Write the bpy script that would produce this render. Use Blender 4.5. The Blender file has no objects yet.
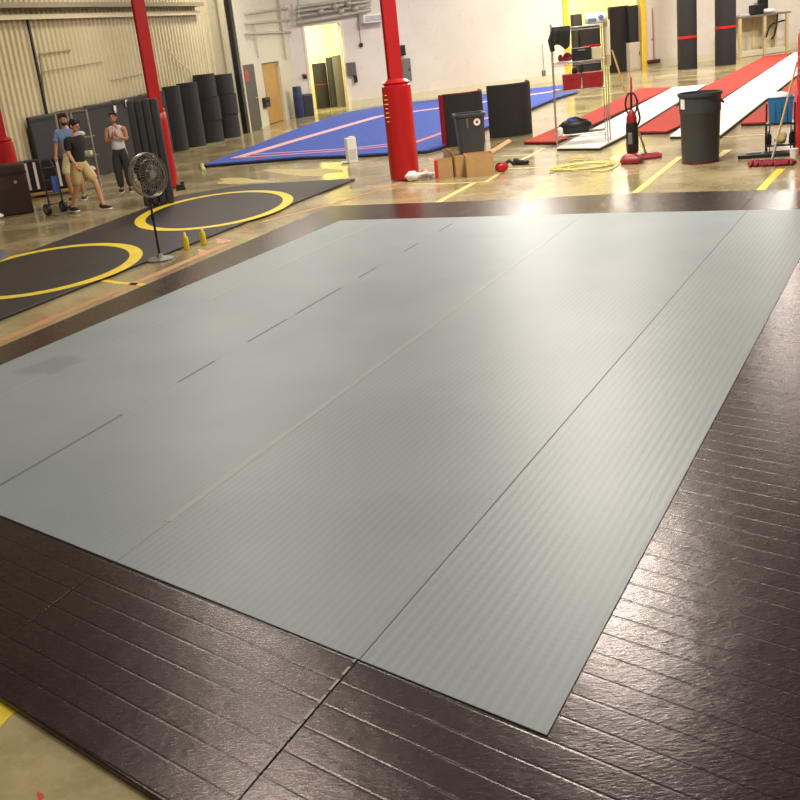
import bpy, bmesh, math, random
from mathutils import Vector, Matrix
random.seed(7)
PI = math.pi
C = bpy.context.scene.collection
# ------------------------------------------------------------------ camera numbers
H = 2.6; FPX = 1059.0; TH = math.atan(368/1059.0); RO = math.atan(330/3030.0)
Fv = Vector((0, math.cos(TH), -math.sin(TH)))
R0 = Vector((1, 0, 0)); U0 = Vector((0, math.sin(TH), math.cos(TH)))
Rv = R0*math.cos(RO) - U0*math.sin(RO); Uv = R0*math.sin(RO) + U0*math.cos(RO)
CAM = Vector((0, 0, H))
def ray(px, py): return Fv + Rv*((px-400)/FPX) + Uv*((400-py)/FPX)
def P(px, py, z=0.0):
    "point of the horizontal plane z seen at photograph pixel px, py"
    d = ray(px, py); t = (z-H)/d.z
    return Vector((d.x*t, d.y*t, z))
def proj(p):
    v = Vector(p)-CAM; d = v.dot(Fv)
    return 400+FPX*v.dot(Rv)/d, 400-FPX*v.dot(Uv)/d
def hgt(p, ty):
    "height of an upright standing at p whose top is at photograph row ty"
    lo, hi = -1.0, 12.0
    for _ in range(50):
        m = (lo+hi)/2
        if proj((p[0], p[1], m))[1] > ty: lo = m
        else: hi = m
    return lo
def mpp(p): return (Vector((p[0], p[1], p[2] if len(p) > 2 else 0))-CAM).dot(Fv)/FPX
def face(p): return -math.atan2(p[0], p[1])
class Wall:
    def __init__(s, a, b):
        s.a = Vector((a[0], a[1], 0)); s.d = (Vector((b[0], b[1], 0))-s.a).normalized()
        s.n = Vector((s.d.y, -s.d.x, 0))
        if s.n.dot(CAM-s.a) < 0: s.n = -s.n
        s.rot = math.atan2(s.d.y, s.d.x)
    def hit(s, px, py):
        d = ray(px, py); t = (s.a-CAM).dot(s.n)/d.dot(s.n); p = CAM+d*t
        return (p-s.a).dot(s.d), p.z
    def at(s, u, z=0, off=0): return s.a+s.d*u+Vector((0, 0, z))+s.n*off
# ------------------------------------------------------------------ materials
def lin(c): return tuple(((v/255)/12.92 if v/255 <= .04045 else ((v/255+.055)/1.055)**2.4) for v in c)
MATS = {}
def pm(name, rgb, rough=.6, metal=0, var=.12, scale=6, bump=0, bscale=60, spec=.5, emit=0):
    if name in MATS: return MATS[name]
    m = bpy.data.materials.new(name); m.use_nodes = True; nt = m.node_tree; N = nt.nodes; L = nt.links
    b = N['Principled BSDF']; c = lin(rgb)
    b.inputs['Roughness'].default_value = rough; b.inputs['Metallic'].default_value = metal
    b.inputs['Specular IOR Level'].default_value = spec
    tc = N.new('ShaderNodeTexCoord')
    nz = N.new('ShaderNodeTexNoise'); nz.inputs['Scale'].default_value = scale; nz.inputs['Detail'].default_value = 4
    L.new(tc.outputs['Object'], nz.inputs['Vector'])
    mx = N.new('ShaderNodeMix'); mx.data_type = 'RGBA'
    mx.inputs['A'].default_value = tuple(max(0, v*(1-var)) for v in c)+(1,)
    mx.inputs['B'].default_value = tuple(min(1, v*(1+var)) for v in c)+(1,)
    L.new(nz.outputs['Fac'], mx.inputs['Factor']); L.new(mx.outputs['Result'], b.inputs['Base Color'])
    if bump:
        n2 = N.new('ShaderNodeTexNoise'); n2.inputs['Scale'].default_value = bscale
        L.new(tc.outputs['Object'], n2.inputs['Vector'])
        bp = N.new('ShaderNodeBump'); bp.inputs['Strength'].default_value = bump; bp.inputs['Distance'].default_value = .01
        L.new(n2.outputs['Fac'], bp.inputs['Height']); L.new(bp.outputs['Normal'], b.inputs['Normal'])
    if emit:
        b.inputs['Emission Color'].default_value = c+(1,); b.inputs['Emission Strength'].default_value = emit
    MATS[name] = m; return m
class G:
    "tiny helper for node graphs"
    def __init__(s, name):
        s.m = bpy.data.materials.new(name); s.m.use_nodes = True; s.N = s.m.node_tree.nodes; s.L = s.m.node_tree.links
        s.b = s.N['Principled BSDF']; s.pos = s.N.new('ShaderNodeNewGeometry').outputs['Position']
    def put(s, sock, v):
        if hasattr(v, 'is_output') or isinstance(v, bpy.types.NodeSocket): s.L.new(v, sock)
        elif sock.type == 'VECTOR' or sock.type == 'RGBA': sock.default_value = v
        else: sock.default_value = v
    def math(s, op, a, b=0.0, c=0.0):
        n = s.N.new('ShaderNodeMath'); n.operation = op
        for i, v in enumerate((a, b, c)): s.put(n.inputs[i], v)
        return n.outputs[0]
    def dot(s, vec, off=0.0):
        n = s.N.new('ShaderNodeVectorMath'); n.operation = 'DOT_PRODUCT'; s.L.new(s.pos, n.inputs[0]); n.inputs[1].default_value = vec
        return s.math('ADD', n.outputs['Value'], off)
    def noise(s, scale, detail=4, rough=.5, stretch=None, vec=None):
        n = s.N.new('ShaderNodeTexNoise'); n.inputs['Scale'].default_value = scale; n.inputs['Detail'].default_value = detail
        n.inputs['Roughness'].default_value = rough
        v = vec or s.pos
        if stretch:
            mp = s.N.new('ShaderNodeMapping'); mp.inputs['Scale'].default_value = stretch[:3]
            mp.inputs['Rotation'].default_value = (0, 0, stretch[3]); s.L.new(v, mp.inputs['Vector']); v = mp.outputs[0]
        s.L.new(v, n.inputs['Vector']); return n.outputs['Fac']
    def ramp(s, f, lo, hi):
        n = s.N.new('ShaderNodeMapRange'); n.interpolation_type = 'SMOOTHSTEP'
        s.put(n.inputs[0], f); n.inputs[1].default_value = lo; n.inputs[2].default_value = hi
        return n.outputs[0]
    def mix(s, f, a, b):
        n = s.N.new('ShaderNodeMix'); n.data_type = 'RGBA'; s.put(n.inputs['Factor'], f)
        s.put(n.inputs['A'], a if isinstance(a, bpy.types.NodeSocket) else a+(1,)); s.put(n.inputs['B'], b if isinstance(b, bpy.types.NodeSocket) else b+(1,))
        return n.outputs['Result']
    def bump(s, h, strength, dist, prev=None):
        n = s.N.new('ShaderNodeBump'); n.inputs['Strength'].default_value = strength; n.inputs['Distance'].default_value = dist
        s.L.new(h, n.inputs['Height'])
        if prev: s.L.new(prev, n.inputs['Normal'])
        return n.outputs[0]
    def color(s, c): s.L.new(c, s.b.inputs['Base Color']); return s
    def rough(s, r): s.put(s.b.inputs['Roughness'], r); return s
    def normal(s, n): s.L.new(n, s.b.inputs['Normal']); return s
# ------------------------------------------------------------------ mesh builder
class B:
    def __init__(s): s.v = []; s.f = []; s.M = Matrix.Identity(4); s.edges = []
    def tf(s, loc=(0, 0, 0), rz=0, rx=0, ry=0):
        s.M = Matrix.Translation(loc) @ Matrix.Rotation(rz, 4, 'Z') @ Matrix.Rotation(ry, 4, 'Y') @ Matrix.Rotation(rx, 4, 'X'); return s
    def add(s, vs, fs):
        o = len(s.v); s.v += [tuple(s.M @ Vector(p)) for p in vs]; s.f += [tuple(i+o for i in f) for f in fs]; return s
    def box(s, c, d, top=1.0):
        x, y, z = c; a, b, h = d[0]/2, d[1]/2, d[2]/2
        vs = [(x-a, y-b, z-h), (x+a, y-b, z-h), (x+a, y+b, z-h), (x-a, y+b, z-h)] + [(x-a*top, y-b*top, z+h), (x+a*top, y-b*top, z+h), (x+a*top, y+b*top, z+h), (x-a*top, y+b*top, z+h)]
        return s.add(vs, [(3, 2, 1, 0), (4, 5, 6, 7), (0, 1, 5, 4), (1, 2, 6, 5), (2, 3, 7, 6), (3, 0, 4, 7)])
    def prism(s, pts, z0, z1):
        n = len(pts); ar = sum(pts[i][0]*pts[(i+1) % n][1]-pts[(i+1) % n][0]*pts[i][1] for i in range(n))
        if ar < 0: pts = list(reversed(pts))
        vs = [(p[0], p[1], z0) for p in pts]+[(p[0], p[1], z1) for p in pts]
        return s.add(vs, [tuple(range(n-1, -1, -1)), tuple(range(n, 2*n))]+[(i, (i+1) % n, n+(i+1) % n, n+i) for i in range(n)])
    def lathe(s, prof, n=24, c=(0, 0, 0), sq=(1, 1)):
        vs = []; fs = []
        for r, z in prof:
            for k in range(n): a = 2*PI*k/n; vs.append((c[0]+r*math.cos(a)*sq[0], c[1]+r*math.sin(a)*sq[1], c[2]+z))
        for j in range(len(prof)-1):
            for k in range(n): fs.append((j*n+k, j*n+(k+1) % n, (j+1)*n+(k+1) % n, (j+1)*n+k))
        fs.append(tuple(range(n-1, -1, -1))); fs.append(tuple((len(prof)-1)*n+k for k in range(n)))
        return s.add(vs, fs)
    def tube(s, path, r, n=8, closed=False):
        path = [Vector(p) for p in path]; rs = r if isinstance(r, (list, tuple)) else [r]*len(path)
        vs = []; fs = []; m = len(path); ref = None
        for i, p in enumerate(path):
            if closed: t = path[(i+1) % m]-path[i-1]
            else: t = path[min(i+1, m-1)]-path[max(i-1, 0)]
            t.normalize()
            if ref is None: ref = Vector((0, 0, 1)) if abs(t.z) < .9 else Vector((1, 0, 0))
            a = (ref-t*ref.dot(t)).normalized(); b = t.cross(a); ref = a
            for k in range(n): q = 2*PI*k/n; vs.append(tuple(p+(a*math.cos(q)+b*math.sin(q))*rs[i]))
        for j in range(m if closed else m-1):
            j2 = (j+1) % m
            for k in range(n): fs.append((j*n+k, j*n+(k+1) % n, j2*n+(k+1) % n, j2*n+k))
        if not closed: fs.append(tuple(range(n-1, -1, -1))); fs.append(tuple((m-1)*n+k for k in range(n)))
        return s.add(vs, fs)
    def ball(s, c, r, n=12, m=8):
        vs = [(c[0], c[1], c[2]-r[2])]; fs = []
        for j in range(1, m):
            t = -PI/2+PI*j/m
            for k in range(n): a = 2*PI*k/n; vs.append((c[0]+r[0]*math.cos(t)*math.cos(a), c[1]+r[1]*math.cos(t)*math.sin(a), c[2]+r[2]*math.sin(t)))
        vs.append((c[0], c[1], c[2]+r[2])); e = len(vs)-1
        for k in range(n): fs.append((0, 1+(k+1) % n, 1+k)); fs.append((e, e-n+k, e-n+(k+1) % n))
        for j in range(m-2):
            for k in range(n): fs.append((1+j*n+k, 1+j*n+(k+1) % n, 1+(j+1)*n+(k+1) % n, 1+(j+1)*n+k))
        return s.add(vs, fs)
    def build(s, name, mat, parent=None, bevel=0, loc=None):
        me = bpy.data.meshes.new(name); off = Vector(loc) if loc is not None else Vector((0, 0, 0))
        me.from_pydata([tuple(Vector(p)-off) for p in s.v], [], s.f); me.update()
        bm = bmesh.new(); bm.from_mesh(me); bmesh.ops.recalc_face_normals(bm, faces=bm.faces); bm.to_mesh(me); bm.free()
        me.shade_smooth(); me.set_sharp_from_angle(angle=.7)
        me.materials.append(mat); o = bpy.data.objects.new(name, me); C.objects.link(o); o.location = off
        if parent: o.parent = parent
        if bevel:
            md = o.modifiers.new('bevel', 'BEVEL'); md.width = bevel; md.segments = 2; md.limit_method = 'ANGLE'
        return o
def tag(o, label, cat, group=None, kind=None):
    o['label'] = label; o['category'] = cat
    if group: o['group'] = group
    if kind: o['kind'] = kind
    return o
def thing(name, label, cat, loc, rz=0, group=None):
    o = bpy.data.objects.new(name, None); C.objects.link(o); o.location = Vector((loc[0], loc[1], loc[2] if len(loc) > 2 else 0)); o.rotation_euler = (0, 0, rz)
    o.empty_display_size = .1
    return tag(o, label, cat, group)
def struct(o): o['kind'] = 'structure'; return o
def lab(o, t): o['label'] = t; return o
def center(ps):
    c = Vector((0, 0, 0))
    for p in ps: c += Vector((p[0], p[1], 0))
    return c/len(ps)

# ------------------------------------------------------------------ surface materials
Adir = Vector((.479, .878, 0)).normalized(); An = Vector((Adir.y, -Adir.x, 0))
nb = (P(547, 735)-P(0, 515)).normalized(); Bn = Vector((-nb.y, nb.x, 0))
def concrete():
    g = G('stained concrete floor'); n1 = g.noise(.9, 6, .6); n2 = g.noise(.22, 3); n3 = g.noise(14, 5, .65)
    c = g.mix(g.ramp(n1, .3, .72), lin((126, 112, 78)), lin((184, 168, 128)))
    c = g.mix(g.math('MULTIPLY', g.ramp(n2, .45, .65), .5), c, lin((132, 116, 74)))
    c = g.mix(g.math('MULTIPLY', g.ramp(n3, .45, .75), .35), c, lin((196, 184, 152)))
    g.color(c).rough(g.math('ADD', g.math('MULTIPLY', n1, .16), .1))
    g.normal(g.bump(g.noise(2.2, 4), .05, .02)); g.b.inputs['Specular IOR Level'].default_value = .65
    return g.m
def vinyl_black():
    g = G('black vinyl mat'); n1 = g.noise(1.3, 4); t = g.dot(tuple(Bn))
    c = g.mix(g.ramp(n1, .3, .7), lin((33, 22, 23)), lin((43, 30, 30)))
    fr = g.math('FRACT', g.math('DIVIDE', t, .148)); gr = g.ramp(g.math('ABSOLUTE', g.math('SUBTRACT', fr, .5)), .0, .07)
    c = g.mix(gr, lin((16, 11, 11)), c)
    fine = g.noise(26, 4, .6, (1, 2.6, 1, -.72))
    nrm = g.bump(gr, .28, .003); nrm = g.bump(fine, .35, .004, nrm); nrm = g.bump(g.noise(5, 2), .25, .012, nrm)
    g.color(c).rough(g.math('ADD', g.math('MULTIPLY', fine, .12), .2)).normal(nrm)
    g.b.inputs['Specular IOR Level'].default_value = .6; g.b.inputs['Specular Tint'].default_value = (1, .8, .77, 1)
    return g.m
def vinyl_grey(name='grey woven mat', st=.34, bs=.09):
    g = G(name); n1 = g.noise(.8, 3)
    t = g.dot(tuple(An)); u = g.dot(tuple(Bn))
    s1 = g.math('SINE', g.math('MULTIPLY', t, 2*PI/.052)); s2 = g.math('SINE', g.math('MULTIPLY', u, 2*PI/.045))
    c = g.mix(g.ramp(n1, .3, .7), lin((127, 136, 140)), lin((136, 144, 147)))
    c = g.mix(g.math('MULTIPLY', g.ramp(s1, -.6, .9), st), c, lin((154, 160, 158)))
    # irregular darker patch near the left border
    sm = P(52, 364, .05); v = g.N.new('ShaderNodeVectorMath'); v.operation = 'DISTANCE'; g.L.new(g.pos, v.inputs[0]); v.inputs[1].default_value = sm
    d = g.math('ADD', v.outputs['Value'], g.math('MULTIPLY', g.noise(5), .35))
    c = g.mix(g.math('MULTIPLY', g.math('SUBTRACT', 1.0, g.ramp(d, .38, .5)), .35), c, lin((92, 90, 96)))
    nrm = g.bump(s1, bs, .002); nrm = g.bump(s2, .03, .001, nrm); nrm = g.bump(g.noise(45, 3), .12, .003, nrm)
    g.color(c).rough(.43).normal(nrm); g.b.inputs['Specular IOR Level'].default_value = .45
    return g.m
def painted(name, a, b, sc=.5, rough=.6):
    g = G(name); c = g.mix(g.ramp(g.noise(sc, 5, .6), .3, .7), lin(a), lin(b))
    c = g.mix(g.math('MULTIPLY', g.ramp(g.noise(7, 4), .55, .8), .25), c, lin(tuple(int(v*.8) for v in a)))
    g.color(c).rough(rough).normal(g.bump(g.noise(9, 4), .15, .01)); return g.m
M_conc = concrete(); M_blk = vinyl_black(); M_grey = vinyl_grey(); M_grey_flat = vinyl_grey('smooth grey mat', .1, .03); M_grey_mid = vinyl_grey('lightly striped grey mat', .2, .05)
M_wall = painted('off white painted wall', (212, 202, 190), (224, 216, 206), .3)
M_wall2 = painted('cream painted wall', (206, 200, 176), (220, 214, 192), .4)
M_corr = painted('cream corrugated metal', (196, 184, 146), (212, 200, 164), .3, .5)
M_yel_room = painted('pale yellow room wall', (248, 243, 178), (250, 246, 188), .5)
M_ceil = painted('grey ceiling deck', (120, 116, 108), (140, 136, 126), .3)
M_red = pm('red vinyl pad', (176, 24, 28), .32, var=.18, scale=4, bump=.25, bscale=9)
M_redpaint = pm('red painted steel', (186, 30, 32), .35, var=.12, scale=3)
M_charcoal = pm('charcoal carpeted foam', (50, 48, 49), .85, var=.2, scale=20, bump=.3)
M_charcoal2 = pm('dark foam mat', (34, 31, 32), .8, var=.2, scale=16, bump=.3)
M_padblk = pm('black wall padding vinyl', (33, 28, 28), .5, var=.2, scale=4)
M_bluec = pm('blue carpet', (58, 82, 166), .9, var=.2, scale=5)
M_bluemark = pm('salmon tape', (222, 128, 118), .8, var=.15, scale=6)
M_redc = pm('red carpet', (176, 50, 34), .9, var=.12, scale=6)
M_whitec = pm('white carpet', (240, 236, 226), .85, var=.04, scale=6)
M_foam = pm('black foam underside', (30, 27, 27), .8, var=.2, scale=12)
M_can = pm('dark grey can plastic', (58, 60, 66), .42, var=.12, scale=9)
M_card = pm('brown cardboard', (186, 148, 98), .85, var=.12, scale=9)
M_card2 = pm('cardboard inside', (132, 96, 58), .9, var=.12, scale=9)
M_yel = pm('yellow floor paint', (226, 196, 52), .5, var=.25, scale=8)
M_yelfade = pm('worn yellow floor paint', (205, 184, 104), .5, var=.25, scale=8)
M_oran = pm('faded orange floor paint', (184, 134, 92), .5, var=.3, scale=8)
M_chrome = pm('zinc wire', (196, 192, 184), .35, .8, var=.08)
M_black = pm('black plastic', (24, 23, 24), .45, var=.15)
M_white = pm('white plastic', (232, 230, 224), .5, var=.05)
M_grey2 = pm('grey metal', (120, 118, 112), .45, .3)
M_wood = pm('tan wood', (190, 150, 92), .55, var=.18, scale=5)
M_door = pm('tan wooden door', (188, 146, 80), .5, var=.15, scale=3)
M_redfab = pm('red mop cotton', (134, 32, 42), .95, var=.3, scale=18, bump=.6, bscale=30)
M_redbox = pm('red plastic bin', (150, 22, 30), .5, var=.15)
M_bluebin = pm('blue plastic bin', (42, 116, 170), .45, var=.12)
M_fan = pm('fan guard wire', (140, 134, 118), .35, .6)
M_skin = pm('skin', (196, 142, 108), .55, var=.06, scale=10)
M_hair = pm('dark hair', (34, 24, 20), .7, var=.3, scale=30)
M_eye = pm('eye', (28, 22, 20), .3)
M_lamp = pm('lamp diffuser', (255, 240, 214), .5, emit=14)

# ------------------------------------------------------------------ room shell
WL = Wall(P(105, 178), P(299, 116))           # left wall, runs away from the camera
cornerP = P(299, 116)
WB = Wall(P(299, 116), P(800, 48.5))          # back wall
WC = Wall(WL.at(0, 0, -.6), WL.at(15, 0, -.6))  # corrugated part of the left wall, set back a little
CEIL = 7.0
bk_end = WB.at(34); lf_end = WL.at(WL.hit(105, 178)[0]-30)
s_corner = (cornerP-WL.a).dot(WL.d)
fr0 = Vector((lf_end.x, -6, 0)); fr1 = Vector((26, -6, 0)); bke = bk_end
fl = [tuple(lf_end)[:2], (fr0.x-1, -6), (26, -6), (bke.x, bke.y), (bke.x, bke.y+2), (cornerP.x-1.5, cornerP.y+4), (WL.at(-30).x-1.5, WL.at(-30).y)]
flo = B().prism([(-20, -6.5), (34, -6.5), (34, 62), (-20, 62)], -.2, 0).build('floor', M_conc); struct(flo)
ce = B().prism([(-20, -6.5), (34, -6.5), (34, 62), (-20, 62)], CEIL, CEIL+.2).build('ceiling', M_ceil); struct(ce)
# left wall: corrugated sheet up to the black downspout, smooth block beyond
s_spout = WL.hit(250, 131)[0]-.3
w = B(); pitch = .21; u = -32.0
prof = []
while u < s_spout-.3:
    prof += [(u, 0), (u+.12, 0), (u+.15, .045), (u+.18, .045)]; u += pitch
vs = []
for (uu, o) in prof:
    p = WC.at(uu, 0, o); vs += [(p.x, p.y, 0), (p.x, p.y, CEIL)]
w.add(vs, [(2*i, 2*i+2, 2*i+3, 2*i+1) for i in range(len(prof)-1)])
a0 = WC.at(-32, 0, -.25); a1 = WC.at(s_spout-.3, 0, -.25); a2 = WC.at(s_spout-.3, 0, -.05); a3 = WC.at(-32, 0, -.05)
w.prism([p[:2] for p in map(tuple, (a0, a1, a2, a3))], 0, CEIL)
struct(w.build('wall_left', M_corr))
def wallbox(b, W, u0, u1, z0, z1, off0=-.3, off1=0.0):
    b.prism([tuple(W.at(u0, 0, off0))[:2], tuple(W.at(u1, 0, off0))[:2], tuple(W.at(u1, 0, off1))[:2], tuple(W.at(u0, 0, off1))[:2]], z0, z1)
D1 = (s_spout+.25, WL.hit(260, 124)[0], 2.05)
D2 = (WL.hit(269.5, 123)[0], WL.hit(286.5, 119)[0], WL.hit(272, 62)[1])
w = B(); wallbox(w, WL, s_spout-.3, s_spout, 0, CEIL, -.9, 0); wallbox(w, WL, s_spout, D2[0], 0, CEIL); wallbox(w, WL, D2[0], D2[1], D2[2], CEIL); wallbox(w, WL, D2[1], s_corner+.3, 0, CEIL)
struct(w.build('wall_left_rear', M_wall2))
# back wall with two openings
oA = (WB.hit(315, 112.5)[0], WB.hit(349, 106)[0]); zA = WB.hit(324, 25)[1]
oB = (WB.hit(571, 78)[0], WB.hit(642, 64)[0]); zB = 4.6
w = B(); wallbox(w, WB, -.3, oA[0], 0, CEIL); wallbox(w, WB, oA[0], oA[1], zA, CEIL); wallbox(w, WB, oA[1], oB[0], 0, CEIL)
wallbox(w, WB, oB[0], oB[1], zB, CEIL); wallbox(w, WB, oB[1], 36, 0, CEIL)
struct(w.build('wall_back', M_wall))
def backroom(u0, u1, z, name):
    b = B(); wallbox(b, WB, u0-.8, u1+.8, 0, z+.8, -3.4, -3.3); wallbox(b, WB, u0-.9, u0-.8, 0, z+.8, -3.4, -.3); wallbox(b, WB, u1+.8, u1+.9, 0, z+.8, -3.4, -.3)
    wallbox(b, WB, u0-.9, u1+.9, z+.8, z+.9, -3.4, -.3)
    struct(b.build(name, M_yel_room))
    p = WB.at((u0+u1)/2, z+.6, -1.5)
    l = bpy.data.lights.new('room_lamp', 'AREA'); l.energy = 430; l.shape = 'RECTANGLE'; l.size = 1.2; l.size_y = .6; l.color = (1, .95, .68)
    o = bpy.data.objects.new('room_lamp', l); C.objects.link(o); o.location = p
backroom(oA[0], oA[1], zA, 'wall_store_room'); backroom(oB[0], oB[1], zB, 'wall_side_room')
b = B()
for (u0, u1, z0, z1) in ((oB[0]-.24, oB[0], 0, zB), (oB[1], oB[1]+.24, 0, zB), (oB[0]-.24, oB[1]+.24, zB, zB+.24)): wallbox(b, WB, u0, u1, z0, z1, -.3, .04)
struct(b.build('trim_1', pm('yellow painted door frame', (226, 190, 60), .5)))
b = B()
for (u0, u1, z0, z1) in ((oA[0]-.1, oA[0], 0, zA), (oA[1], oA[1]+.1, 0, zA), (oA[0]-.1, oA[1]+.1, zA, zA+.1)): wallbox(b, WB, u0, u1, z0, z1, -.3, .03)
struct(b.build('trim_2', pm('cream door frame', (236, 228, 206), .5)))
b = B()
for u0, u1 in ((oA[1]+.1, oB[0]-.24), (oB[1]+.24, 34)): wallbox(b, WB, u0, u1, 0, .3, 0, .03)
struct(b.build('baseboard_back', pm('pale baseboard', (214, 206, 180), .5)))
b = B().prism([(-20, -6.8), (34, -6.8), (34, -6.5), (-20, -6.5)], 0, CEIL); struct(b.build('wall_front', M_wall))
b = B().prism([(33.7, -6.5), (34, -6.5), (34, 62), (33.7, 62)], 0, CEIL); struct(b.build('wall_right', M_wall))
# doors in the left wall
def door(n, D, off, mat, handle):
    b = B(); wallbox(b, WL, D[0]+.03, D[1]-.03, 0.02, D[2]-.03, off-.05, off); d = struct(b.build('door_%d' % n, mat))
    hb = B(); p = WL.at(handle, 1.0, off+.03); hb.tube([p, p+WL.n*.06, p+WL.n*.06+WL.d*.12], .02); hb.build('door_handle', M_chrome, d)
    return d
door(2, D2, -.1, M_door, D2[0]+.2)
# dark grey steel door leaf (first from the spout)
b = B(); wallbox(b, WL, D1[0], D1[1], .02, D1[2], .01, .07); d = struct(b.build('door_1', pm('dark grey door', (82, 78, 74), .5)))
hb = B(); p = WL.at(D1[1]-.3, 1.0, .09); hb.tube([p, p+WL.n*.06, p+WL.n*.06-WL.d*.12], .02); hb.build('door_handle', M_chrome, d)
b = B(); wallbox(b, WL, D1[0]+.15, D1[1]-.6, D1[2]-.5, D1[2]-.15, .07, .075); lab(b.build('door_sign', M_redpaint, d), 'small red sign on the door')
# downspout and its pale side strips
b = B(); wallbox(b, WL, s_spout-.32, s_spout-.1, 0, CEIL, .0, .16); struct(b.build('trim_3', M_black))
b = B(); wallbox(b, WL, s_spout-.38, s_spout-.3, 0, CEIL, -.2, -.04); struct(b.build('trim_4', M_wall2))
b = B(); wallbox(b, WL, s_spout+.02, s_spout+.1, 0, CEIL, .0, .14); struct(b.build('trim_5', M_wall2))
# black rainwater pipe left of the recess
u, z = WC.hit(33, 60); zt = WC.hit(23, 15)[1]
b = B(); wallbox(b, WC, u-.03, u+.03, 1.2, zt, .045, .09); struct(b.build('trim_6', M_black))
# wall girts, beams along the top of left wall
for k, (y0, y1, oo, mt) in enumerate(((4, 9, .35, pm('khaki painted girt', (140, 132, 106), .6)), (15, 20, .2, M_corr))):
    z1 = WC.hit(30, y0)[1]; z0 = WC.hit(30, y1)[1]
    b = B(); wallbox(b, WC, -32, s_spout-1.3, z0, z1, .05, oo); struct(b.build('trim_%d' % (7+k), mt))
# recessed frame lines on the corrugated wall
b = B()
def wl_line(b, x0, y0, x1, y1, t=.05, off=.09, W=WL):
    a = W.hit(x0, y0); c = W.hit(x1, y1); b.tube([W.at(a[0], a[1], off), W.at(c[0], c[1], off)], t, 6)
wl_line(b, 37, 54, 68, 50, .02, .06, WC); wl_line(b, 37, 54, 44, 112, .02, .06, WC)
wl_line(b, 40, 72, 100, 62, .012, .06, WC); wl_line(b, 108, 81, 140, 74, .012, .06, WC)
struct(b.build('trim_9', pm('dusty cream conduit', (160, 150, 116), .6)))
# conduits on left wall
b = B(); pts = [(165, 50), (172, 60), (180, 66), (186, 72), (188, 82)]
b.tube([WC.at(*WC.hit(x, y), .12) for x, y in pts], .02, 6); wl_line(b, 219, 0, 237, 128, .035, .1, WC)
for x in (200, 206, 213): wl_line(b, x, 30, x+9, 88, .02, .08, WC)
struct(b.build('trim_10', pm('pale conduit', (214, 206, 182), .5)))
# pipes over the store room opening and on the rear block
b = B()
for y0, y1, t in ((23, 10, .07), (17, 5, .05), (12, 1, .06), (8, -3, .05)): wl_line(b, 294, y0, 368, y1, t, .25, WB)
wl_line(b, 296, 0, 297, 22, .04, .25, WB)
for x, y in ((318, 12), (332, 7), (345, 4), (338, 12), (352, 9)):
    p = WB.at(*WB.hit(x, y), .3); b.ball(p, (.14, .14, .12))
struct(b.build('trim_11', pm('galvanised pipes', (176, 172, 162), .45, .4)))
b = B()
for y0, y1 in ((14, 8), (24, 20), (34, 32)): wl_line(b, 244, y0, 290, y1, .04, .08)
wl_line(b, 252, 26, 256, 58, .03, .08); wl_line(b, 276, 0, 284, 60, .04, .08)
struct(b.build('trim_12', pm('painted conduit', (182, 176, 156), .5)))
# shaded vertical return between door_2 and the corner
# ------------------------------------------------------------------ things on the back wall
def wallthing(name, label, cat, W, px0, py0, px1, py1, depth, mat, group=None, off=0.0, bevel=.01):
    "a box fixed to wall W between two opposite photograph corners"
    a = W.hit(px0, py0); c = W.hit(px1, py1); u = (a[0]+c[0])/2; p = W.at(u, min(a[1], c[1]), off)
    t = thing(name, label, cat, p, W.rot, group); wd = abs(c[0]-a[0]); ht = abs(a[1]-c[1])
    s = 1 if W.n.dot(Vector((math.sin(W.rot), -math.cos(W.rot), 0))) > 0 else -1
    t['_s'] = s
    return t, wd, ht, s
def fixed(name, label, cat, W, q, depth, mat, extra=None, **k):
    t, wd, ht, s = wallthing(name, label, cat, W, *q, depth, mat, **k)
    B().box((0, -s*depth/2, ht/2), (wd, depth, ht)).build('housing', mat, t, .012)
    if extra: extra(t, wd, ht, s, depth)
    return t
def vents(t, wd, ht, s, dp):
    b = B()
    for k in range(5): b.box((0, -s*(dp+.008), ht*(.2+.13*k)), (wd*.86, .012, ht*.04))
    b.build('louvre', M_grey2, t)
fixed('wall_heater', 'white box heater high on back wall left of centre red column', 'heater', WB, (360, 24, 381, 13), .4, M_white, vents)
fixed('electrical_cabinet', 'tall grey electrical cabinet on wall behind centre red column', 'cabinet', WB, (401, 82, 408, 58), .2, M_grey2,
      lambda t, w, h, s, d: (B().box((0, -s*(d+.01), h/2), (w*.8, .02, h*.85)).build('door', M_grey2, t), B().box((w*.3, -s*(d+.03), h/2), (.03, .03, .12)).build('handle', M_black, t)))
fixed('wall_panel_box', 'small dark box high on wall just behind centre red column', 'box', WB, (398, 56, 403, 45), .2, M_charcoal2,
      lambda t, w, h, s, d: B().box((0, -s*(d+.01), h/2), (w*.8, .02, h*.8)).build('cover', M_black, t))
fixed('wall_screen', 'dark grey wall mounted panel right of the store room opening', 'screen', WB, (347, 76, 354, 62), .15, pm('dim grey screen', (96, 92, 88), .4),
      lambda t, w, h, s, d: B().box((w*.35, -s*.1, -.14), (w*.3, .12, .26)).build('bracket', M_black, t))
def pull(t, w, h, s, d): B().tube([(0, -s*.03, h), (0, -s*.03, h+1.1)], .012, 6).build('cord', M_grey2, t)
fixed('pull_switch', 'small dark switch hanging on a cord below white heater', 'switch', WB, (359.5, 47, 362, 43), .1, M_black, pull)
fixed('alarm_bell', 'small dark fitting on wall above the blue barrel', 'alarm', WB, (303, 79, 306, 75), .1, M_black,
      lambda t, w, h, s, d: B().lathe([(.1, 0), (.09, .04), (.02, .06)], 12, (0, 0, h)).build('bell', M_redpaint, t))
fixed('fire_extinguisher_box', 'slim dark fitting on cream wall between grey door and tan door', 'box', WL, (263, 108, 266.5, 97), .12, M_black,
      lambda t, w, h, s, d: B().box((0, -s*(d+.01), h*.6), (w*.5, .02, h*.3)).build('cover', M_charcoal2, t))
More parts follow.
